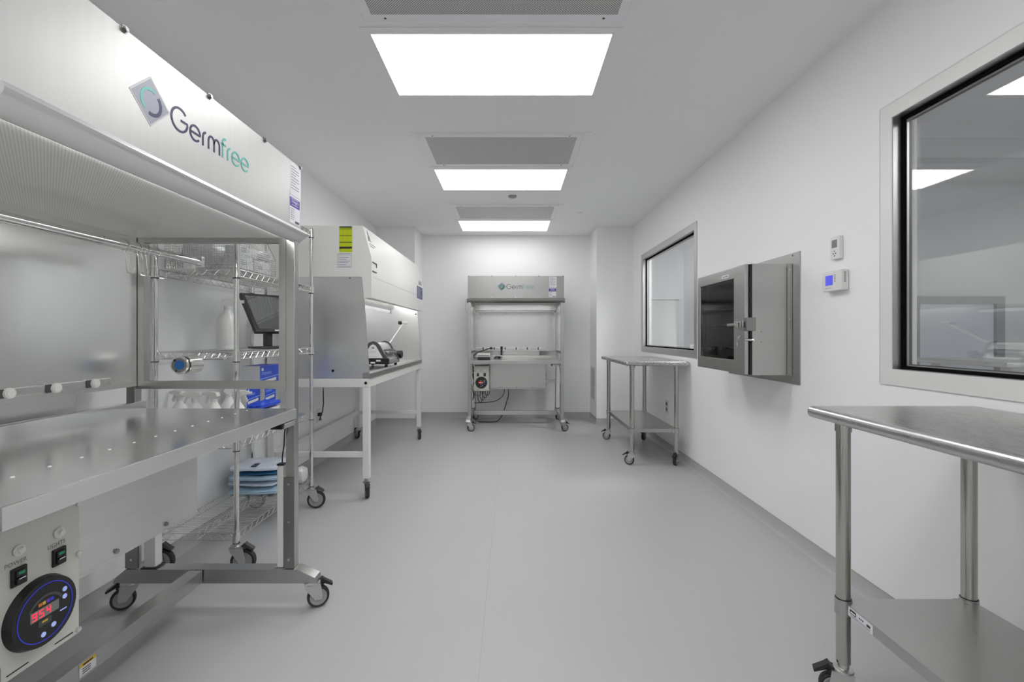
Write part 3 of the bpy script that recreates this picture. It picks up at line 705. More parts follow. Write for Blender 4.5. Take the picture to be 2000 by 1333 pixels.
# spray bottles
def spray(x, y, z, rz, label, first=[None], group='white spray bottles on the shelf behind the worktop', hs=1, ws=1):
    if first[0] is None:
        bt = MB().lathe([(.040, 0), (.046, .006), (.046, .135), (.044, .155), (.030, .195), (.017, .218), (.015, .232)], (0, 0, 0), 24).mesh('bottle_body', [BOTTLE])
        lab = MB().lathe([(.0463, .03), (.0466, .031), (.0466, .13), (.0463, .131)], (0, 0, 0), 24).mesh('bottle_label', [BLAB])
        hd = MB(); hd.cyl((0, 0, .228), (0, 0, .248), .0175, n=16)
        hd.prism([(-.028, .262), (-.022, .285), (.030, .292), (.058, .282), (.060, .268), (.034, .264), (.012, .246), (-.012, .246)], -.012, .012, 'y')
        hd.cyl((.058, 0, .275), (.070, 0, .275), .009, n=10)
        hd.prism([(.026, .264), (.040, .262), (.052, .225), (.046, .216), (.040, .236)], -.006, .006, 'y')
        first[0] = (bt, lab, hd.mesh('spray_head', [PLAST]))
    t = thing('spray_bottle', label, 'bottle', (x, y, z), rz, group)
    t.scale = (ws, ws, hs)
    put('bottle_body', first[0][0], t); put('paper_label', first[0][1], t); put('spray_head', first[0][2], t)
ZS2, ZS3 = .683+.0055, 1.148+.0055
spray(-1.66, 2.72, ZS3, .5, 'tall white spray bottle half hidden by the rack post, beside the black monitor', group='spray bottle beside the monitor', hs=1.03, ws=1.2)
for a in ((-1.81, 2.54, PI-.3, 'white spray bottle farthest left in the row seen over the worktop'), (-1.70, 2.50, PI+.3, 'white spray bottle second from left in the row over the worktop'),
          (-1.592, 2.49, PI-.2, 'white spray bottle in the middle of the row over the worktop'), (-1.64, 2.70, .6, 'white spray bottle standing behind the middle one of the row'),
          (-1.486, 2.52, .35, 'white spray bottle rightmost of the row, crossed by the rack post')): spray(a[0], a[1], ZS2, a[2], a[3], hs=.86)

# glove cartons
def carton(x0, x1, y0, y1, z0, z1, label):
    mb = MB().box(x0, x1, y0, y1, z0, z1, 0, .001)
    X = x1
    mb.box(X, X+.0008, y0+.001, y1-.001, z0+.001, z1-.001, 1)
    yl = y1-y0; zl = z1-z0
    mb.prism([(y0+.002, z0+zl*.28), (y1-.002, z0+zl*.40), (y1-.002, z0+zl*.44), (y0+.002, z0+zl*.32)], X+.0008, X+.0012, 'x', 2)
    mb.prism([(y0+yl*.08, z0+zl*.06), (y0+yl*.85, z0+zl*.14), (y0+yl*.85, z0+zl*.30), (y0+yl*.08, z0+zl*.20)], X+.0008, X+.0012, 'x', 0)
    mb.box(X+.0008, X+.0012, y0+yl*.08, y0+yl*.18, z0+zl*.72, z0+zl*.88, 0)
    for k in range(2): mb.box(X+.0008, X+.0012, y0+yl*.08, y0+yl*.6, z0+zl*(.54+.07*k), z0+zl*(.57+.07*k), 2)
    mb.box(x0+.01, x1-.001, y0+.004, y1-.004, z1, z1+.0006, 1)
    single('glove_carton', mb, [PLAST, BLUE, BLUEL], label, 'box', ((x0+x1)/2, (y0+y1)/2, z0), 'blue and white cartons on the rack shelf')
z = ZS2
carton(-1.76, -1.641, 2.88, 3.035, z, z+.112, 'blue and white carton, lower one of the nearer stack')
carton(-1.76, -1.641, 2.88, 3.035, z+.114, z+.226, 'blue and white carton, upper one of the nearer stack')
carton(-1.76, -1.630, 3.07, 3.215, z, z+.112, 'blue and white carton, lower one of the farther stack')
carton(-1.76, -1.630, 3.07, 3.215, z+.114, z+.226, 'blue and white carton, middle one of the farther stack')
carton(-1.74, -1.618, 2.99, 3.23, z+.229, z+.352, 'blue and white carton lying topmost across both stacks')
single('white_carton', MB().box(-1.53, -1.445, 2.70, 2.90, z, z+.115, 0, .002), PLAST, 'plain white carton under the blue pouch, beside the bench post', 'box', (-1.48, 2.8, z))
single('blue_pouch', blob((-1.49, 2.80, z+.137), (.10, .24, .036), 5, .25), BLUE, 'glossy blue pouch lying on the plain white carton', 'pouch', (-1.49, 2.8, z+.116))

# monitor on the rack
mon = thing('touch_monitor', 'black touch monitor tilted back on a stand, on the rack shelf', 'monitor', (-1.61, 3.03, ZS3))
nrm_h = Vector((.88, -.47, 0)).normalized(); rt = Vector((.47, .88, 0)).normalized()
upv = (Vector((0, 0, .245))-nrm_h*.165).normalized(); nn = rt.cross(upv).normalized()
BLc = Vector((-1.59, 2.90, 1.262)); wS, hS = .285, .305
M = Matrix.Identity(4)
for i, a in enumerate((rt, upv, nn)):
    for j in range(3): M[j][i] = a[j]
M.translation = BLc
part('screen_housing', MB().box(0, wS, 0, hS, -.03, 0, 0, .006, M), BLACK, mon)
part('display', MB().box(.022, wS-.022, .022, hS-.022, 0, .0015, 0, 0, M), SCREEN, mon, label='glossy grey screen')
part('badge', MB().box(wS*.45, wS*.65, .006, .016, 0, .001, 0, 0, M), PAPER, mon)
cB = BLc+rt*wS*.42+upv*.06-nn*.03
part('stand_neck', MB().box(-.028, .028, -.02, .02, ZS3+.012, 1.30, 0, .006, Matrix.Translation((cB.x-.02, cB.y+.03, 0)) @ Matrix.Rotation(-.7, 4, 'Z')), BLACK, mon)
part('stand_base', MB().box(-.10, .10, -.09, .09, ZS3+.0005, ZS3+.014, 0, .006, Matrix.Translation((cB.x, cB.y, 0)) @ Matrix.Rotation(-.7, 4, 'Z')), BLACK, mon)

# garment pouches on the bottom shelf
zb = .205+.0055
gp = [((-1.668, 3.115, zb+.024), (.345, .31, .046), POUCHC, 'clear pouch of pale blue garments, bottommost of the pile on the lowest shelf'),
      ((-1.675, 3.12, zb+.069), (.33, .29, .036), POUCH, 'white garment pouch, second from the bottom of the pile'),
      ((-1.665, 3.11, zb+.110), (.34, .30, .038), POUCHC, 'pale blue garment pouch, in the middle of the pile'),
      ((-1.66, 3.12, zb+.139), (.32, .28, .016), POUCHB, 'thin mid blue garment pouch, second from the top of the pile'),
      ((-1.67, 3.115, zb+.168), (.33, .29, .034), POUCH, 'white garment pouch with blue print, topmost of the pile')]
for k, (c, d, m, l) in enumerate(gp):
    mb = blob(c, d, 20+k, .12)
    if k == 4:
        mb.box(c[0]-.02, c[0]+.012, c[1]-.12, c[1]-.05, c[2]+.0165, c[2]+.0185, 1)
    single('garment_pouch', mb, [m, NAVY], l, 'pouch', (c[0], c[1], c[2]-d[2]/2), 'folded garment pouches on the lowest shelf').rotation_euler.z = (.03, -.08, .07, -.03, .09)[k]
single('plastic_bag', film((-1.455, 3.215, zb+.065), (.065, .11, .12), 31), CRUMP, 'bunched clear bag beside the garment pouches, by the far rack post', 'bag', (-1.455, 3.215, zb))

# ------------------------------------------------------------------ biosafety cabinet on a white stand
CX0, CX1, CY0, CY1 = -1.87, -1.085, 3.55, 5.60
bsc = thing('safety_cabinet', 'white hooded safety cabinet with steel sides on a white wheeled stand', 'lab cabinet', ((CX0+CX1)/2, (CY0+CY1)/2, 0))
hp = [(CX0, 1.685), (-1.143, 1.685), (-1.128, 1.525), (-1.071, 1.525), (-1.071, 1.833), (-1.137, 2.075), (CX0, 2.075)]
hood = part('hood', MB().prism(hp, CY0, CY1, 'y'), WHITE, bsc)
part('panel_seam', MB().box(-1.0712, -1.0704, CY0+.02, CY1-.02, 1.688, 1.6905), ALU, hood)
part('door_pull', MB().box(-1.073, -1.066, 3.57, 3.68, 1.797, 1.803).box(-1.073, -1.066, 3.674, 3.68, 1.77, 1.797).box(-1.0725, -1.066, 3.57, 3.68, 1.729, 1.735), DGREY, hood)
# emblem on sloping face near the top
sl = Vector((-1.137+1.071, 0, 2.075-1.833)).normalized(); nS = Vector((sl.z, 0, -sl.x))
em = MB(); o = Vector((-1.071, 3.60, 1.833))+sl*.14
em.ribbon([(0, 0), (.03, .085), (.06, 0)], .012, o, (0, 1, 0), sl, nS, .001, 0); em.ribbon([(.02, .0), (.036, .045)], .010, o, (0, 1, 0), sl, nS, .001, 0)
for k in range(2): em.ribbon([(0, -.02-k*.018), (.16-.05*k, -.02-k*.018)], .006, o, (0, 1, 0), sl, nS, .001, 1)
part('emblem', em, [DGREY, INK], hood, label='small grey triangular emblem')
dp = MB().box(-1.0708, -1.068, 5.25, 5.56, 1.66, 1.80, 0, .001).box(-1.068, -1.0675, 5.44, 5.53, 1.69, 1.775, 1).box(-1.0675, -1.067, 5.465, 5.52, 1.70, 1.765, 2)
for k in range(3): dp.box(-1.068, -1.0675, 5.28+k*.05, 5.288+k*.05, 1.67, 1.79, 3)
for k in range(5): dp.ribbon([(k*.035, 0), (k*.035+.012, .05), (k*.035+.026, .0)], .006, (-1.0708, 5.34, 1.82), (0, 1, 0), (0, 0, 1), (1, 0, 0), .001, 4)
part('display_panel', dp, [mat('display_violet', (84, 86, 140), .4), LOGOG, BLACK, PAPER, INK], hood, label='violet control display')
lb = MB(); y = CY0; s = 3.55/910
px = lambda v: (v-1000)*s; pz = lambda v: 1.24+(655-v)*s
lb.box(px(662.5), px(688), y-.001, y-.0002, pz(493), pz(442.5), 0)
for a, b in ((442.5, 445), (447, 448), (460, 461), (473, 474.3), (482, 486)): lb.box(px(663), px(687.5), y-.0014, y-.001, pz(b), pz(a), 1)
lb.text('!', .03, (px(664), y-.001, pz(491)), (1, 0, 0), (0, 0, 1), (0, -1, 0), 1)
for a in (670, 678): lb.box(px(a), px(a+.4), y-.0014, y-.001, pz(473), pz(448), 2)
part('lime_label', lb, [LIME, INKD, mat('lime_dark', (150, 165, 20), .5)], hood, label='lime yellow notice with black bars')
lb = MB(); lb.box(px(659), px(686.5), y-.001, y-.0002, pz(523), pz(495.5), 1); lb.box(px(659.6), px(686), y-.0013, y-.001, pz(522.4), pz(496.1), 0)
for k, b in enumerate((498, 503, 506.5, 510, 513, 517, 520)): lb.box(px(661), px(684-(k % 3)*4), y-.0016, y-.0013, pz(b+.8), pz(b), 1)
part('white_label', lb, [PAPER, INK], hood, label='white inspection certificate')
# steel side walls, interior back, floor
sp = [(CX0, .908), (-1.090, .908), (-1.090, .93), (-1.143, 1.684), (CX0, 1.684)]
for ya, yb in ((CY0+.004, CY0+.024), (CY1-.024, CY1-.004)): part('side_wall', MB().prism(sp, ya, yb, 'y'), SIDEST, bsc)
part('inner_back', MB().box(-1.80, -1.79, CY0+.025, CY1-.025, .95, 1.684), mat('cool_inner_steel', (.74, .75, .78), .3, 1, lin=True, rvar=.06, bscale=6), bsc)
part('inner_ceiling', MB().box(-1.79, -1.145, CY0+.025, CY1-.025, 1.66, 1.684), WHITE, bsc)
tr = MB().box(CX0+.001, -1.14, CY0+.025, CY1-.025, .908, .948, 0); tr.prism([(-1.14, .908), (-1.083, .908), (-1.083, .945), (-1.10, .958), (-1.14, .950)], CY0+.003, CY1-.003, 'y', 0)
part('work_tray', tr, STEELM, bsc)
pl = MB(); pl.cyl((-1.55, CY0+.0045, .985), (-1.55, CY0-.002, .985), .009, n=12)
pl.box(-1.385-.24, -1.385-.235, CY0+.0036, CY0+.0044, .95, 1.66)
part('plug', MB().cyl((-1.365, CY0+.005, .968), (-1.365, CY0-.003, .968), .010, n=12), BLACK, bsc)
part('side_screws', MB().cyl((-1.235, CY0+.0, 1.675), (-1.235, CY0+.005, 1.675), .006, n=8).cyl((-1.70, CY0+.0, 1.66), (-1.70, CY0+.005, 1.66), .006, n=8), STEELD, bsc)
part('lamp_housing', MB().box(-1.27, -1.19, CY0+.03, 4.70, 1.500, 1.535, 0, .006).box(-1.24, -1.22, 3.70, 3.73, 1.535, 1.66).box(-1.24, -1.22, 4.55, 4.58, 1.535, 1.66).box(-1.245, -1.215, 4.66, 4.70, 1.455, 1.50, 0, .003), WHITE, bsc)
part('lamp_tube', MB().cyl((-1.23, 3.60, 1.478), (-1.23, 4.66, 1.478), .013, n=14), TUBEL, bsc)
part('lamp_tube', MB().cyl((-1.40, 3.62, 1.635), (-1.40, 5.5, 1.635), .014, n=12), TUBE, bsc)  # second tube out of view, added to light the cabinet inside
for y in (CY0+.027, CY1-.027): part('pivot', MB().cyl((-1.15, y-.004, 1.49), (-1.15, y+.004, 1.49), .008, n=10), BLACK, bsc)
# stand
st = MB().box(CX0, -1.09, CY0, CY0+.05, .842, .907, 0, .003).box(CX0, -1.09, CY1-.05, CY1, .842, .907, 0, .003).box(-1.14, -1.09, CY0+.05, CY1-.05, .842, .907, 0, .003).box(CX0, CX0+.05, CY0+.05, CY1-.05, .842, .907, 0, .003)
part('stand_top_frame', st, WHITE, bsc)
for x in (CX0+.005, -1.139):
    for y in (CY0, CY1-.05):
        part('leg', MB().box(x, x+.049, y+.0005, y+.0495, .145, .8415, 0, .004).cyl((x+.025, y+.004, .875), (x+.025, y-.004, .875), .011, n=14, mi=1) if y < 4 else MB().box(x, x+.049, y+.0005, y+.0495, .145, .8415, 0, .004), [WHITE, BLACK], bsc)
        caster(bsc, x+.025, y+.025, .047, .146, -PI/2+.4 if x > -1.5 else 2.5, brake=True, plate=False, wide=.03)
part('leg_brace', MB().box(CX0+.054, -1.14, CY0+.008, CY0+.042, .305, .345, 0, .003), WHITE, bsc)
part('leg_brace', MB().box(CX0+.054, -1.14, CY1-.042, CY1-.008, .30, .34, 0, .003), WHITE, bsc)
part('leg_brace', MB().box(CX0+.012, CX0+.046, CY0+.05, CY1-.05, .30, .34, 0, .003), WHITE, bsc)
# cable to the outlet
single('power_cable', MB().tube([(-1.60, 3.95, .842), (-1.60, 3.95, .76), (-1.61, 3.98, .66), (-1.635, 4.02, .58), (-1.68, 4.06, .50), (-1.72, 4.20, .475), (-1.80, 4.38, .468), (-1.865, 4.53, .468)], .0045, 8).box(-1.886, -1.855, 4.515, 4.555, .452, .484, 0, .004), CABLE,
       'black power cable running from the white stand to the wall outlet', 'cable', (-1.60, 3.95, .842))
def outlet(x, y, z, s, label):
    t = thing('wall_outlet', label, 'outlet', (x, y, z))
    part('cover_plate', MB().box(*sorted((x+s*.0005, x+s*.006)), y-.042, y+.042, z-.065, z+.065, 0, .002), ALUL if s > 0 else STEEL, t)
    part('sockets', MB().box(*sorted((x+s*.006, x+s*.008)), y-.017, y+.017, z+.012, z+.045, 0, .001).box(*sorted((x+s*.006, x+s*.008)), y-.017, y+.017, z-.045, z-.012, 0, .001), PLAST if s > 0 else DGREY, t)
outlet(XL, 4.54, .455, 1, 'steel outlet plate with a black plug on the left wall')
outlet(XR, 5.05, .465, -1, 'small steel outlet plate on the right wall under the middle table')

# ------------------------------------------------------------------ instrument in the cabinet
iz = .950
ins = thing('lab_instrument', 'grey arch-ended lab instrument with a long lever inside the white cabinet', 'instrument', (-1.29, 4.35, iz))
IX = -1.235
def archprof(w, h, cx):
    return [(cx-w/2, iz+.03), (cx-w/2, iz+.07)]+[(cx+a, iz+b) for a, b in [(-w*.36, h*.52), (-w*.22, h*.84), (-w*.12, h*.96), (0, h), (w*.12, h*.96), (w*.22, h*.84), (w*.36, h*.52)]]+[(cx+w/2, iz+.07), (cx+w/2, iz+.03)]
h_ = .235; w_ = .27
part('end_plate', MB().prism(archprof(w_, h_, IX), 4.14, 4.165, 'y', 0), DGREY, ins)
part('end_plate', MB().prism(archprof(w_, h_, IX), 4.52, 4.545, 'y', 0), DGREY, ins)
part('instruction_label', MB().prism([(IX-.088, iz+.085), (IX+.088, iz+.085), (IX+.025, iz+.195), (IX, iz+.21), (IX-.025, iz+.195)], 4.1385, 4.1396, 'y', 0).box(IX-.045, IX+.045, 4.138, 4.1384, iz+.10, iz+.101, 1).box(IX-.03, IX+.03, 4.138, 4.1384, iz+.14, iz+.142, 1).box(IX-.012, IX+.012, 4.138, 4.1384, iz+.17, iz+.182, 1), [PAPER, INK], ins, label='white triangular label')
part('body', MB().prism([(a*.93+IX*.07, iz+(b-iz)*.94) for a, b in archprof(w_, h_, IX)], 4.166, 4.519, 'y', 0).box(IX-.11, IX+.135, 4.17, 4.515, iz+.028, iz+.055, 0), ALU, ins)
cov = MB().box(IX+.06, IX+.128, 4.20, 4.49, iz+.12, iz+.145, 0, .004)
for k in range(10): cov.cyl((IX+.075, 4.21+k*.028, iz+.155), (IX+.12, 4.21+k*.028, iz+.145), .006, n=8, mi=1)
part('front_bar', cov, [CHROME, DGREY], ins)
part('base_plate', MB().box(IX-.14, IX+.14, 4.135, 4.165, iz+.03, iz+.082, 0, .003).box(IX+.03, IX+.07, 4.1335, 4.135, iz+.055, iz+.07, 1).box(IX-.02, IX+.02, 4.1335, 4.135, iz+.038, iz+.052, 1), [BLACK, PAPER], ins)
for x, y in ((IX-.11, 4.17), (IX+.11, 4.17), (IX-.11, 4.50), (IX+.11, 4.50)): part('foot', MB().cyl((x, y, iz+.0005), (x, y, iz+.031), .014, n=12), BLACK, ins)
part('lever', MB().cyl((IX+.03, 4.53, iz+.19), (-1.15, 4.93, 1.365), .006, n=10, mi=0).cyl((-1.17, 4.91, 1.37), (-1.12, 4.96, 1.37), .016, n=14, mi=0).cyl((-1.19, 4.895, 1.37), (-1.168, 4.912, 1.37), .019, n=14, mi=1), [WHITE, BLACK], ins)
part('side_knob', MB().cyl((IX+.10, 4.60, iz+.10), (IX+.15, 4.60, iz+.10), .040, n=18, bev=.004).cyl((IX+.08, 4.54, iz+.08), (IX+.11, 4.62, iz+.10), .018, n=12), BLACK, ins)
single('instrument_cable', MB().tube([(-1.30, 4.13, iz+.02), (-1.24, 4.05, iz+.006), (-1.2, 4.0, iz+.007), (-1.18, 3.85, iz+.006), (-1.22, 3.72, iz+.006)], .005, 6), CABLE, 'black cable lying on the cabinet tray before the instrument', 'cable', (-1.3, 4.13, iz+.02))

# ------------------------------------------------------------------ steel work tables
def table(x0, y0, rz, label, stick):
    """x0,y0: corner; 0.60 wide, 1.24 long"""
    t = thing('steel_table', label, 'table', (x0+.3, y0+.62, 0))
    x1, y1 = x0+.60, y0+1.24; zt = .99
    prof = [(x0+.008, zt-.001), (x0+.016, zt), (x1-.016, zt), (x1-.008, zt-.001)]
    tp = MB()
    bm2 = bmesh.new(); bmesh.ops.create_cube(bm2, size=1)
    for v in bm2.verts: v.co = Vector(((x0+x1)/2+v.co.x*(x1-x0), (y0+y1)/2+v.co.y*(y1-y0), zt-.02+v.co.z*.04))
    es = [e for e in bm2.edges if abs(e.verts[0].co.z-e.verts[1].co.z) < 1e-6]
    es2 = [e for e in bm2.edges if abs(e.verts[0].co.z-e.verts[1].co.z) > 1e-3]
    bmesh.ops.bevel(bm2, geom=es+es2, offset=.017, segments=5, affect='EDGES', profile=.5)
    tp._merge(bm2, 0); tp.wn = True
    part('tabletop', tp, STEELB, t)
    xs = (x0+.075, x0+.50); yy = (y0+.08, y1-.085)
    for x in xs:
        for y in yy:
            lg = MB().cyl((x, y, .135), (x, y, zt-.037), .0215, n=24); lg.cyl((x, y, zt-.075), (x, y, zt-.038), .0245, n=24)
            lg.box(x, x+.03 if x < x0+.3 else x-.03, y-.008, y+.008, zt-.06, zt-.04)
            part('leg', lg, CHROME2, t)
            caster(t, x, y, .046, .137, 2.7 if x < x0+.3 else -2.2, plate=False, wide=.03)
    z = .345
    sh = MB().box(xs[0], xs[1], yy[0], yy[1], z-.004, z, 0).box(xs[0]-.004, xs[0], yy[0]-.004, yy[1]+.004, z-.035, z, 0).box(xs[1], xs[1]+.004, yy[0]-.004, yy[1]+.004, z-.035, z, 0).box(xs[0], xs[1], yy[0]-.004, yy[0], z-.035, z, 0).box(xs[0], xs[1], yy[1], yy[1]+.004, z-.035, z, 0)
    part('lower_shelf', sh, STEELM, t)
    for x in xs:
        for y in yy: part('shelf_collar', MB().cyl((x, y, z-.045), (x, y, z+.006), .0255, n=24, mi=0).cyl((x, y, z+.006), (x, y, z+.008), .0235, n=24, mi=1).box(x+(.02 if x < x0+.3 else -.045), x+(.045 if x < x0+.3 else -.02), y-.012, y+.012, z-.04, z-.002, 0), [STEELM, BLACK], t)
    if stick:
        X = xs[0]-.0045; yb = yy[1]-.03
        lb = MB().box(X-.0006, X, yb-.105, yb, z-.034, z-.004, 0).box(X-.001, X-.0006, yb-.035, yb-.008, z-.022, z-.008, 1).box(X-.0013, X-.001, yb-.032, yb-.011, z-.019, z-.014, 0)
        for k in range(3): lb.box(X-.001, X-.0006, yb-.052-k*.007, yb-.048-k*.007, z-.018, z-.013, 1)
        lb.box(X-.001, X-.0006, yb-.095, yb-.08, z-.021, z-.014, 1)
        for k in range(3): lb.box(X-.001, X-.0006, yb-.095, yb-.01, z-.0255-k*.003, z-.0245-k*.003, 2)
        part('maker_sticker', lb, [PAPER, INKD, INK], t, label='white maker sticker')
    return t
CHROME2 = mat('polished_steel_leg', (.50, .49, .46), .16, 1, lin=True)
table(1.045, .42, 0, 'steel work table on casters in the right foreground, cut by the frame', True)
table(1.072, 4.375, 0, 'steel work table on casters along the right wall under the far window', False)

# ------------------------------------------------------------------ pass-through box on the right wall
pt = thing('pass_through_box', 'stainless steel pass-through box with a dark glass door on the right wall', 'pass box', (XR, 3.13, 1.0))
PY0, PY1, PZ0, PZ1 = 2.785, 3.47, 1.0, 1.668
part('wall_plate', MB().box(XR-.006, XR-.0005, 2.71, 3.60, .948, 1.73), STEELM, pt)
for y, z in ((2.78, .965), (3.13, .965), (2.78, 1.715), (3.13, 1.715)): part('screw', MB().cyl((XR-.006, y, z), (XR-.009, y, z), .005, n=8), STEELD, pt)
bx = MB(); x0 = 1.436
bx.box(x0, XR-.006, PY0, PY0+.004, PZ0, PZ1).box(x0, XR-.006, PY1-.004, PY1, PZ0, PZ1).box(x0, XR-.006, PY0+.004, PY1-.004, PZ0, PZ0+.004).box(x0, XR-.006, PY0+.004, PY1-.004, PZ1-.004, PZ1)
part('box_body', bx, STEELM, pt)
fl = MB().box(x0+.004, 1.645, PY0-.0025, PY0, PZ1-.025, PZ1-.003).box(1.640, 1.6425, PY0-.003, PY0, PZ0+.002, PZ1-.003, 1).box(1.6435, 1.672, PY0-.004, PY0, PZ0+.002, PZ1)
part('corner_angle', fl, [STEELM, STEELD], pt)
for x in (1.655,):
    for z in (1.04, 1.335, 1.63): part('rivet', MB().cyl((x, PY0-.004, z), (x, PY0-.007, z), .005, n=10), CHROME, pt)
for z in (1.20, 1.26): part('rivet', MB().cyl((1.49, PY0, z), (1.49, PY0-.003, z), .004, n=8), STEELD, pt)
part('inner_lining', MB().box(XR-.012, XR-.0065, PY0+.005, PY1-.005, PZ0+.005, PZ1-.005).box(x0+.03, XR-.013, PY0+.02, PY1-.02, 1.30, 1.304).box(x0+.03, XR-.013, PY0+.02, PY1-.02, 1.42, 1.424), STEELD, pt)
gs = MB(); 
gs.box(1.422, x0, PY0+.002, PY0+.022, PZ0+.003, PZ1-.003).box(1.422, x0, PY1-.022, PY1-.002, PZ0+.003, PZ1-.003).box(1.422, x0, PY0+.022, PY1-.022, PZ0+.003, PZ0+.023).box(1.422, x0, PY0+.022, PY1-.022, PZ1-.023, PZ1-.003)
part('door_gasket', gs, BLACK, pt)
DY0, DY1 = 2.795, 3.505; WY0, WY1, WZ0, WZ1 = 2.935, 3.460, 1.084, 1.595
dr = MB(); xa, xb = 1.396, 1.421
dr.box(xa, xb, DY0, DY1, WZ1, PZ1, 0, .004).box(xa, xb, DY0, DY1, PZ0+.004, WZ0, 0, .004).box(xa, xb, DY0, WY0, WZ0-.005, WZ1+.005, 0, .004).box(xa, xb, WY1, DY1, WZ0-.005, WZ1+.005, 0, .004)
door = part('door', dr, STEELM, pt)
part('door_glass', MB().box(xa+.006, xa+.012, WY0+.001, WY1-.001, WZ0+.001, WZ1-.001), TINT, door, label='dark tinted glass')
part('door_label', MB().box(xa-.001, xa-.0002, 3.00, 3.10, 1.612, 1.632, 0).box(xa-.0013, xa-.001, 3.01, 3.09, 1.620, 1.624, 1), [PAPER, INKD], door, label='small white label')
part('latch_handle', MB().box(xa-.028, xa-.012, 2.86, 2.97, 1.296, 1.312, 0, .003).box(xa-.026, xa-.002, 2.835, 2.872, 1.286, 1.320, 0, .003).cyl((xa, 2.853, 1.303), (xa-.014, 2.853, 1.303), .012, n=14), CHROME, door)
part('latch_block', MB().box(xa-.004, x0+.012, PY0-.022, PY0+.02, 1.265, 1.345, 0, .003).box(xa-.006, xa-.002, PY0-.006, PY0+.014, 1.285, 1.32, 1), [STEELD, BLACK], pt)
part('turn_handle', MB().tube([(xa-.004, 2.84, 1.235), (xa-.014, 2.845, 1.22), (xa-.017, 2.85, 1.195), (xa-.012, 2.856, 1.17)], .006, 8).cyl((xa-.012, PY0-.012, 1.212), (x0-.004, PY0-.012, 1.212), .007, n=10).cyl((x0-.006, PY0-.012, 1.212), (x0+.002, PY0-.012, 1.212), .014, n=12), CHROME, pt)

# ------------------------------------------------------------------ thermostats
th = thing('wall_controller', 'small upright white controller with a grey display, above the thermostat', 'thermostat', (XR, 2.40, 1.69))
part('housing', MB().box(1.660, XR-.0005, 2.362, 2.432, 1.632, 1.748, 0, .003), PLAST, th)
part('display', MB().box(1.6592, 1.6602, 2.380, 2.418, 1.690, 1.730), LCDG, th, label='grey display')
bt = MB()
for a, b in ((0, .012), (.009, 0), (-.009, 0), (0, -.012)): bt.cyl((1.6602, 2.398+a, 1.660+b), (1.6585, 2.398+a, 1.660+b), .0032, n=10)
part('keypad', bt, DGREY, th)
th = thing('thermostat', 'white wall thermostat with a glowing blue screen', 'thermostat', (XR, 2.39, 1.52))
part('housing', MB().box(1.642, XR-.0005, 2.322, 2.468, 1.467, 1.572, 0, .006), PLAST, th)
part('display', MB().box(1.6412, 1.6422, 2.385, 2.440, 1.497, 1.548), LCDB, th, label='blue lit screen')
vt = MB()
for k in range(12): vt.box(1.655, 1.664, 2.3212, 2.3222, 1.507+k*.0045, 1.509+k*.0045)
part('vent_slots', vt, DGREY, th)
bt = MB()
for k, r in enumerate((.006, .005, .004)): bt.ribbon(arc(0, 0, r, 0, 360, 12), .0012, (1.6419, 2.370, 1.543-k*.014), (0, -1, 0), (0, 0, 1), (-1, 0, 0), .0006)
for k in range(5): bt.box(1.6413, 1.642, 2.40+k*.009, 2.404+k*.009, 1.481, 1.484)
part('keypad', bt, DGREY, th)

# ------------------------------------------------------------------ things on and at the far bench
fx, fy = -.574, 6.07
pr = thing('label_printer', 'white and black desktop device on the left of the far bench worktop', 'device', (fx+.18, fy+.25, .91))
part('casing', MB().box(fx+.105, fx+.285, fy+.14, fy+.36, .945, .995, 0, .012).box(fx+.115, fx+.275, fy+.142, fy+.36, .911, .945, 1, .004), [PLAST, BLACK], pr)
vv = MB()
for k in range(12): vv.box(fx+.122+k*.0125, fx+.129+k*.0125, fy+.1385, fy+.1405, .958, .976)
part('vent_slots', vv, DGREY, pr)
single('hand_brush', MB().box(fx+.41, fx+.435, fy+.655, fy+.672, .948, 1.05, 0, .004).box(fx+.405, fx+.44, fy+.65, fy+.675, 1.035, 1.075, 0, .006), BLACK,
       'black upright handle tool leaning at the back of the far bench', 'tool', (fx+.42, fy+.66, .947))
single('coiled_lead', MB().tube([(fx+.33+.05*math.cos(a)*(1-.02*a)+.045, fy+.3+.05*math.sin(a), .916+.0016*a) for a in [k*.5 for k in range(34)]], .0045, 6).tube([(fx+.33, fy+.3, .93), (fx+.36, fy+.27, .955), (fx+.40, fy+.28, .95), (fx+.44, fy+.3, .93)], .005, 6), CABLE,
       'coiled black lead on the far bench beside the white device', 'cable', (fx+.38, fy+.3, .912))
single('device_lead', MB().tube([(fx+.10, fy+.3, .925), (fx+.06, fy+.28, .93), (fx+.05, fy+.3, .96), (fx+.09, fy+.4, 1.0), (fx+.16, fy+.52, 1.02), (fx+.24, fy+.62, 1.045), (fx+.27, fy+.67, 1.05)], .006, 6).box(fx+.255, fx+.29, fy+.655, fy+.68, 1.035, 1.065, 0, .003), CABLE,
       'black lead arching from the device to the back rail of the far bench', 'cable', (fx+.1, fy+.3, .925))
cb = []
for k in range(5):
    a = fx+.085+.03*k; d = .07+.03*((k*7) % 4)
    cb.append([(a, fy+.14+.014*k, .498), (a+.005, fy+.141+.014*k, .50-d*.7), (a+.03, fy+.14+.014*k, .50-d), (a+.06, fy+.14+.014*k, .50-d*.8), (a+.075, fy+.141+.014*k, .498)])
mb = MB()
def smooth(p, n=5):
    p = [Vector(q) for q in p]; out = []
    for i in range(len(p)-1):
        a = p[max(i-1, 0)]; b = p[i]; c = p[i+1]; d = p[min(i+2, len(p)-1)]
        for k in range(n):
            t = k/n; out.append(.5*((2*b)+(c-a)*t+(2*a-5*b+4*c-d)*t*t+(3*b-a-3*c+d)*t**3))
    out.append(p[-1]); return out
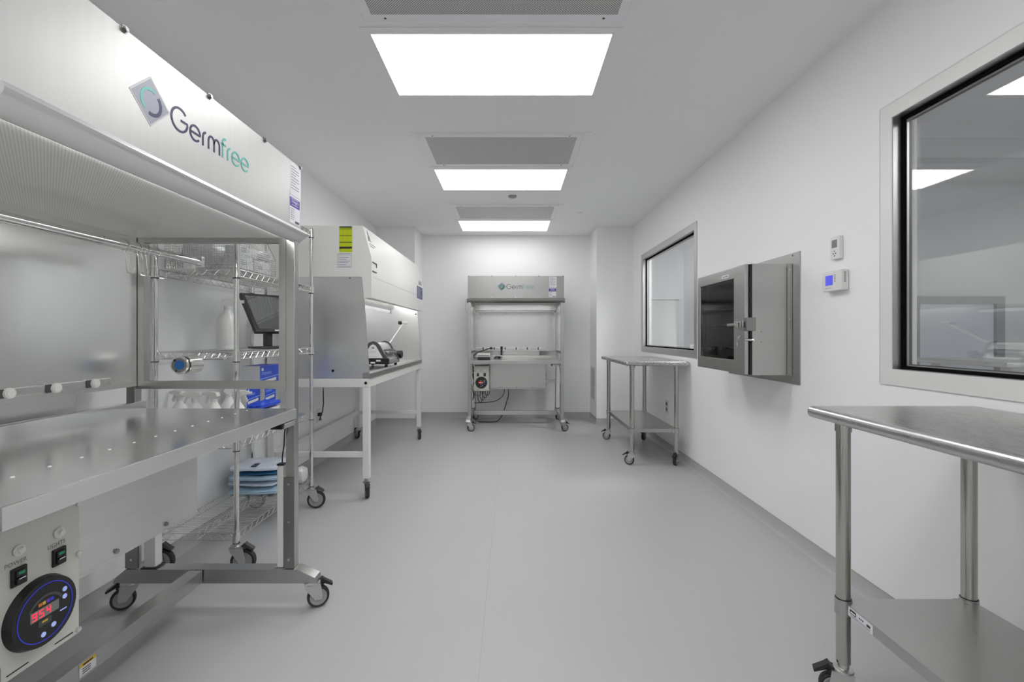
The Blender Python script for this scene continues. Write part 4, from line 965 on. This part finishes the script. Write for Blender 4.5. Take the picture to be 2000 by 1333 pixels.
for k, c in enumerate(cb): single('hanging_lead', MB().tube(smooth(c), .005, 6), CABLE if k % 2 else CABLEG,
    'drooping lead under the far bench control box, %s' % ('leftmost', 'second from the left', 'in the middle', 'second from the right', 'rightmost')[k], 'cable', c[0], 'leads looped under the far control box')
single('power_lead', MB().tube(smooth([(fx+.475, fy+.45, .497), (fx+.46, fy+.44, .42), (fx+.41, fy+.42, .36), (fx+.33, fy+.4, .32), (fx+.2, fy+.4, .305), (fx+.05, fy+.4, .30)]), .005, 6), CABLE,
       'black lead curving left below the far bench blower housing', 'cable', (fx+.475, fy+.45, .497))
single('floor_lead', MB().tube(smooth([(fx+.52, fy+.45, .497), (fx+.525, fy+.47, .40), (fx+.49, fy+.49, .27), (fx+.44, fy+.52, .12), (fx+.37, fy+.55, .02), (fx+.28, fy+.55, .007), (fx+.1, fy+.55, .007)]), .006, 6), CABLE,
       'black lead dropping from the far bench down to the floor', 'cable', (fx+.52, fy+.45, .497))
single('air_hose', MB().tube(smooth([(fx-.002, fy+.3, 1.76), (fx-.04, fy+.3, 1.74), (fx-.065, fy+.31, 1.66), (fx-.06, fy+.32, 1.58), (fx-.02, fy+.33, 1.52), (fx-.002, fy+.33, 1.50)]), .004, 6), PLAST,
       'thin white hose looping out of the left side of the far bench', 'hose', (fx, fy+.3, 1.76))
sideleads = MB()
for k in range(3): sideleads.tube(smooth([(fx+.035+.006*k, fy+.2, .86), (fx+.062-.01*k, fy+.19, .78), (fx+.043+.008*k, fy+.2, .70), (fx+.062, fy+.2, .62), (fx+.045, fy+.2, .52), (fx+.055+.006*k, fy+.22, .44), (fx+.045, fy+.25, .36)]), .004, 5)
single('cable_bundle', sideleads, CABLE, 'bundle of black leads running down the left post of the far bench', 'cable', (fx+.04, fy+.2, .86))

# ------------------------------------------------------------------ neighbouring rooms (seen through the windows)
nt_ = thing('side_table', 'pale topped table behind the near window glass', 'table', (3.0, 2.5, 0))
part('tabletop', MB().box(2.55, 3.7, 2.4, 2.95, 1.07, 1.10, 0, .01), ALUL, nt_)
for x, y in ((2.62, 2.47), (3.62, 2.47), (2.62, 2.88), (3.62, 2.88)): part('leg', MB().cyl((x, y, 0), (x, y, 1.07), .022, n=14), ALUL, nt_)
for nm, x0, x1, y0, y1, st, lab in (('corridor_light', 2.1, 2.7, 4.7, 5.3, 44, 'ceiling light panel of the corridor behind the far window'), ('neighbour_light', 3.0, 4.2, .2, .8, 17.0, 'ceiling light panel of the room behind the near window')):
    t = thing('ceiling_light', lab, 'ceiling light', ((x0+x1)/2, (y0+y1)/2, ZC))
    mb = MB(); ceil_ring(mb, x0, x1, y0, y1, .02, ZC-.008, ZC-.0005); part('light_frame', mb, FRAMEW, t)
    part('diffuser', MB().box(x0, x1, y0, y1, ZC-.006, ZC-.001), mat('diffuser_'+nm, (1, 1, 1), .5, emit=st, lin=True), t)
wb = thing('wall_board', 'white board on the end wall behind the far window', 'board', (2.7, 8.19, 1.0))
part('board_face', MB().box(2.45, 2.93, 8.185, 8.1995, 1.0, 1.85), WHITE, wb); part('board_rim', MB().box(2.44, 2.94, 8.18, 8.199, 1.85, 1.866), DGREY, wb)
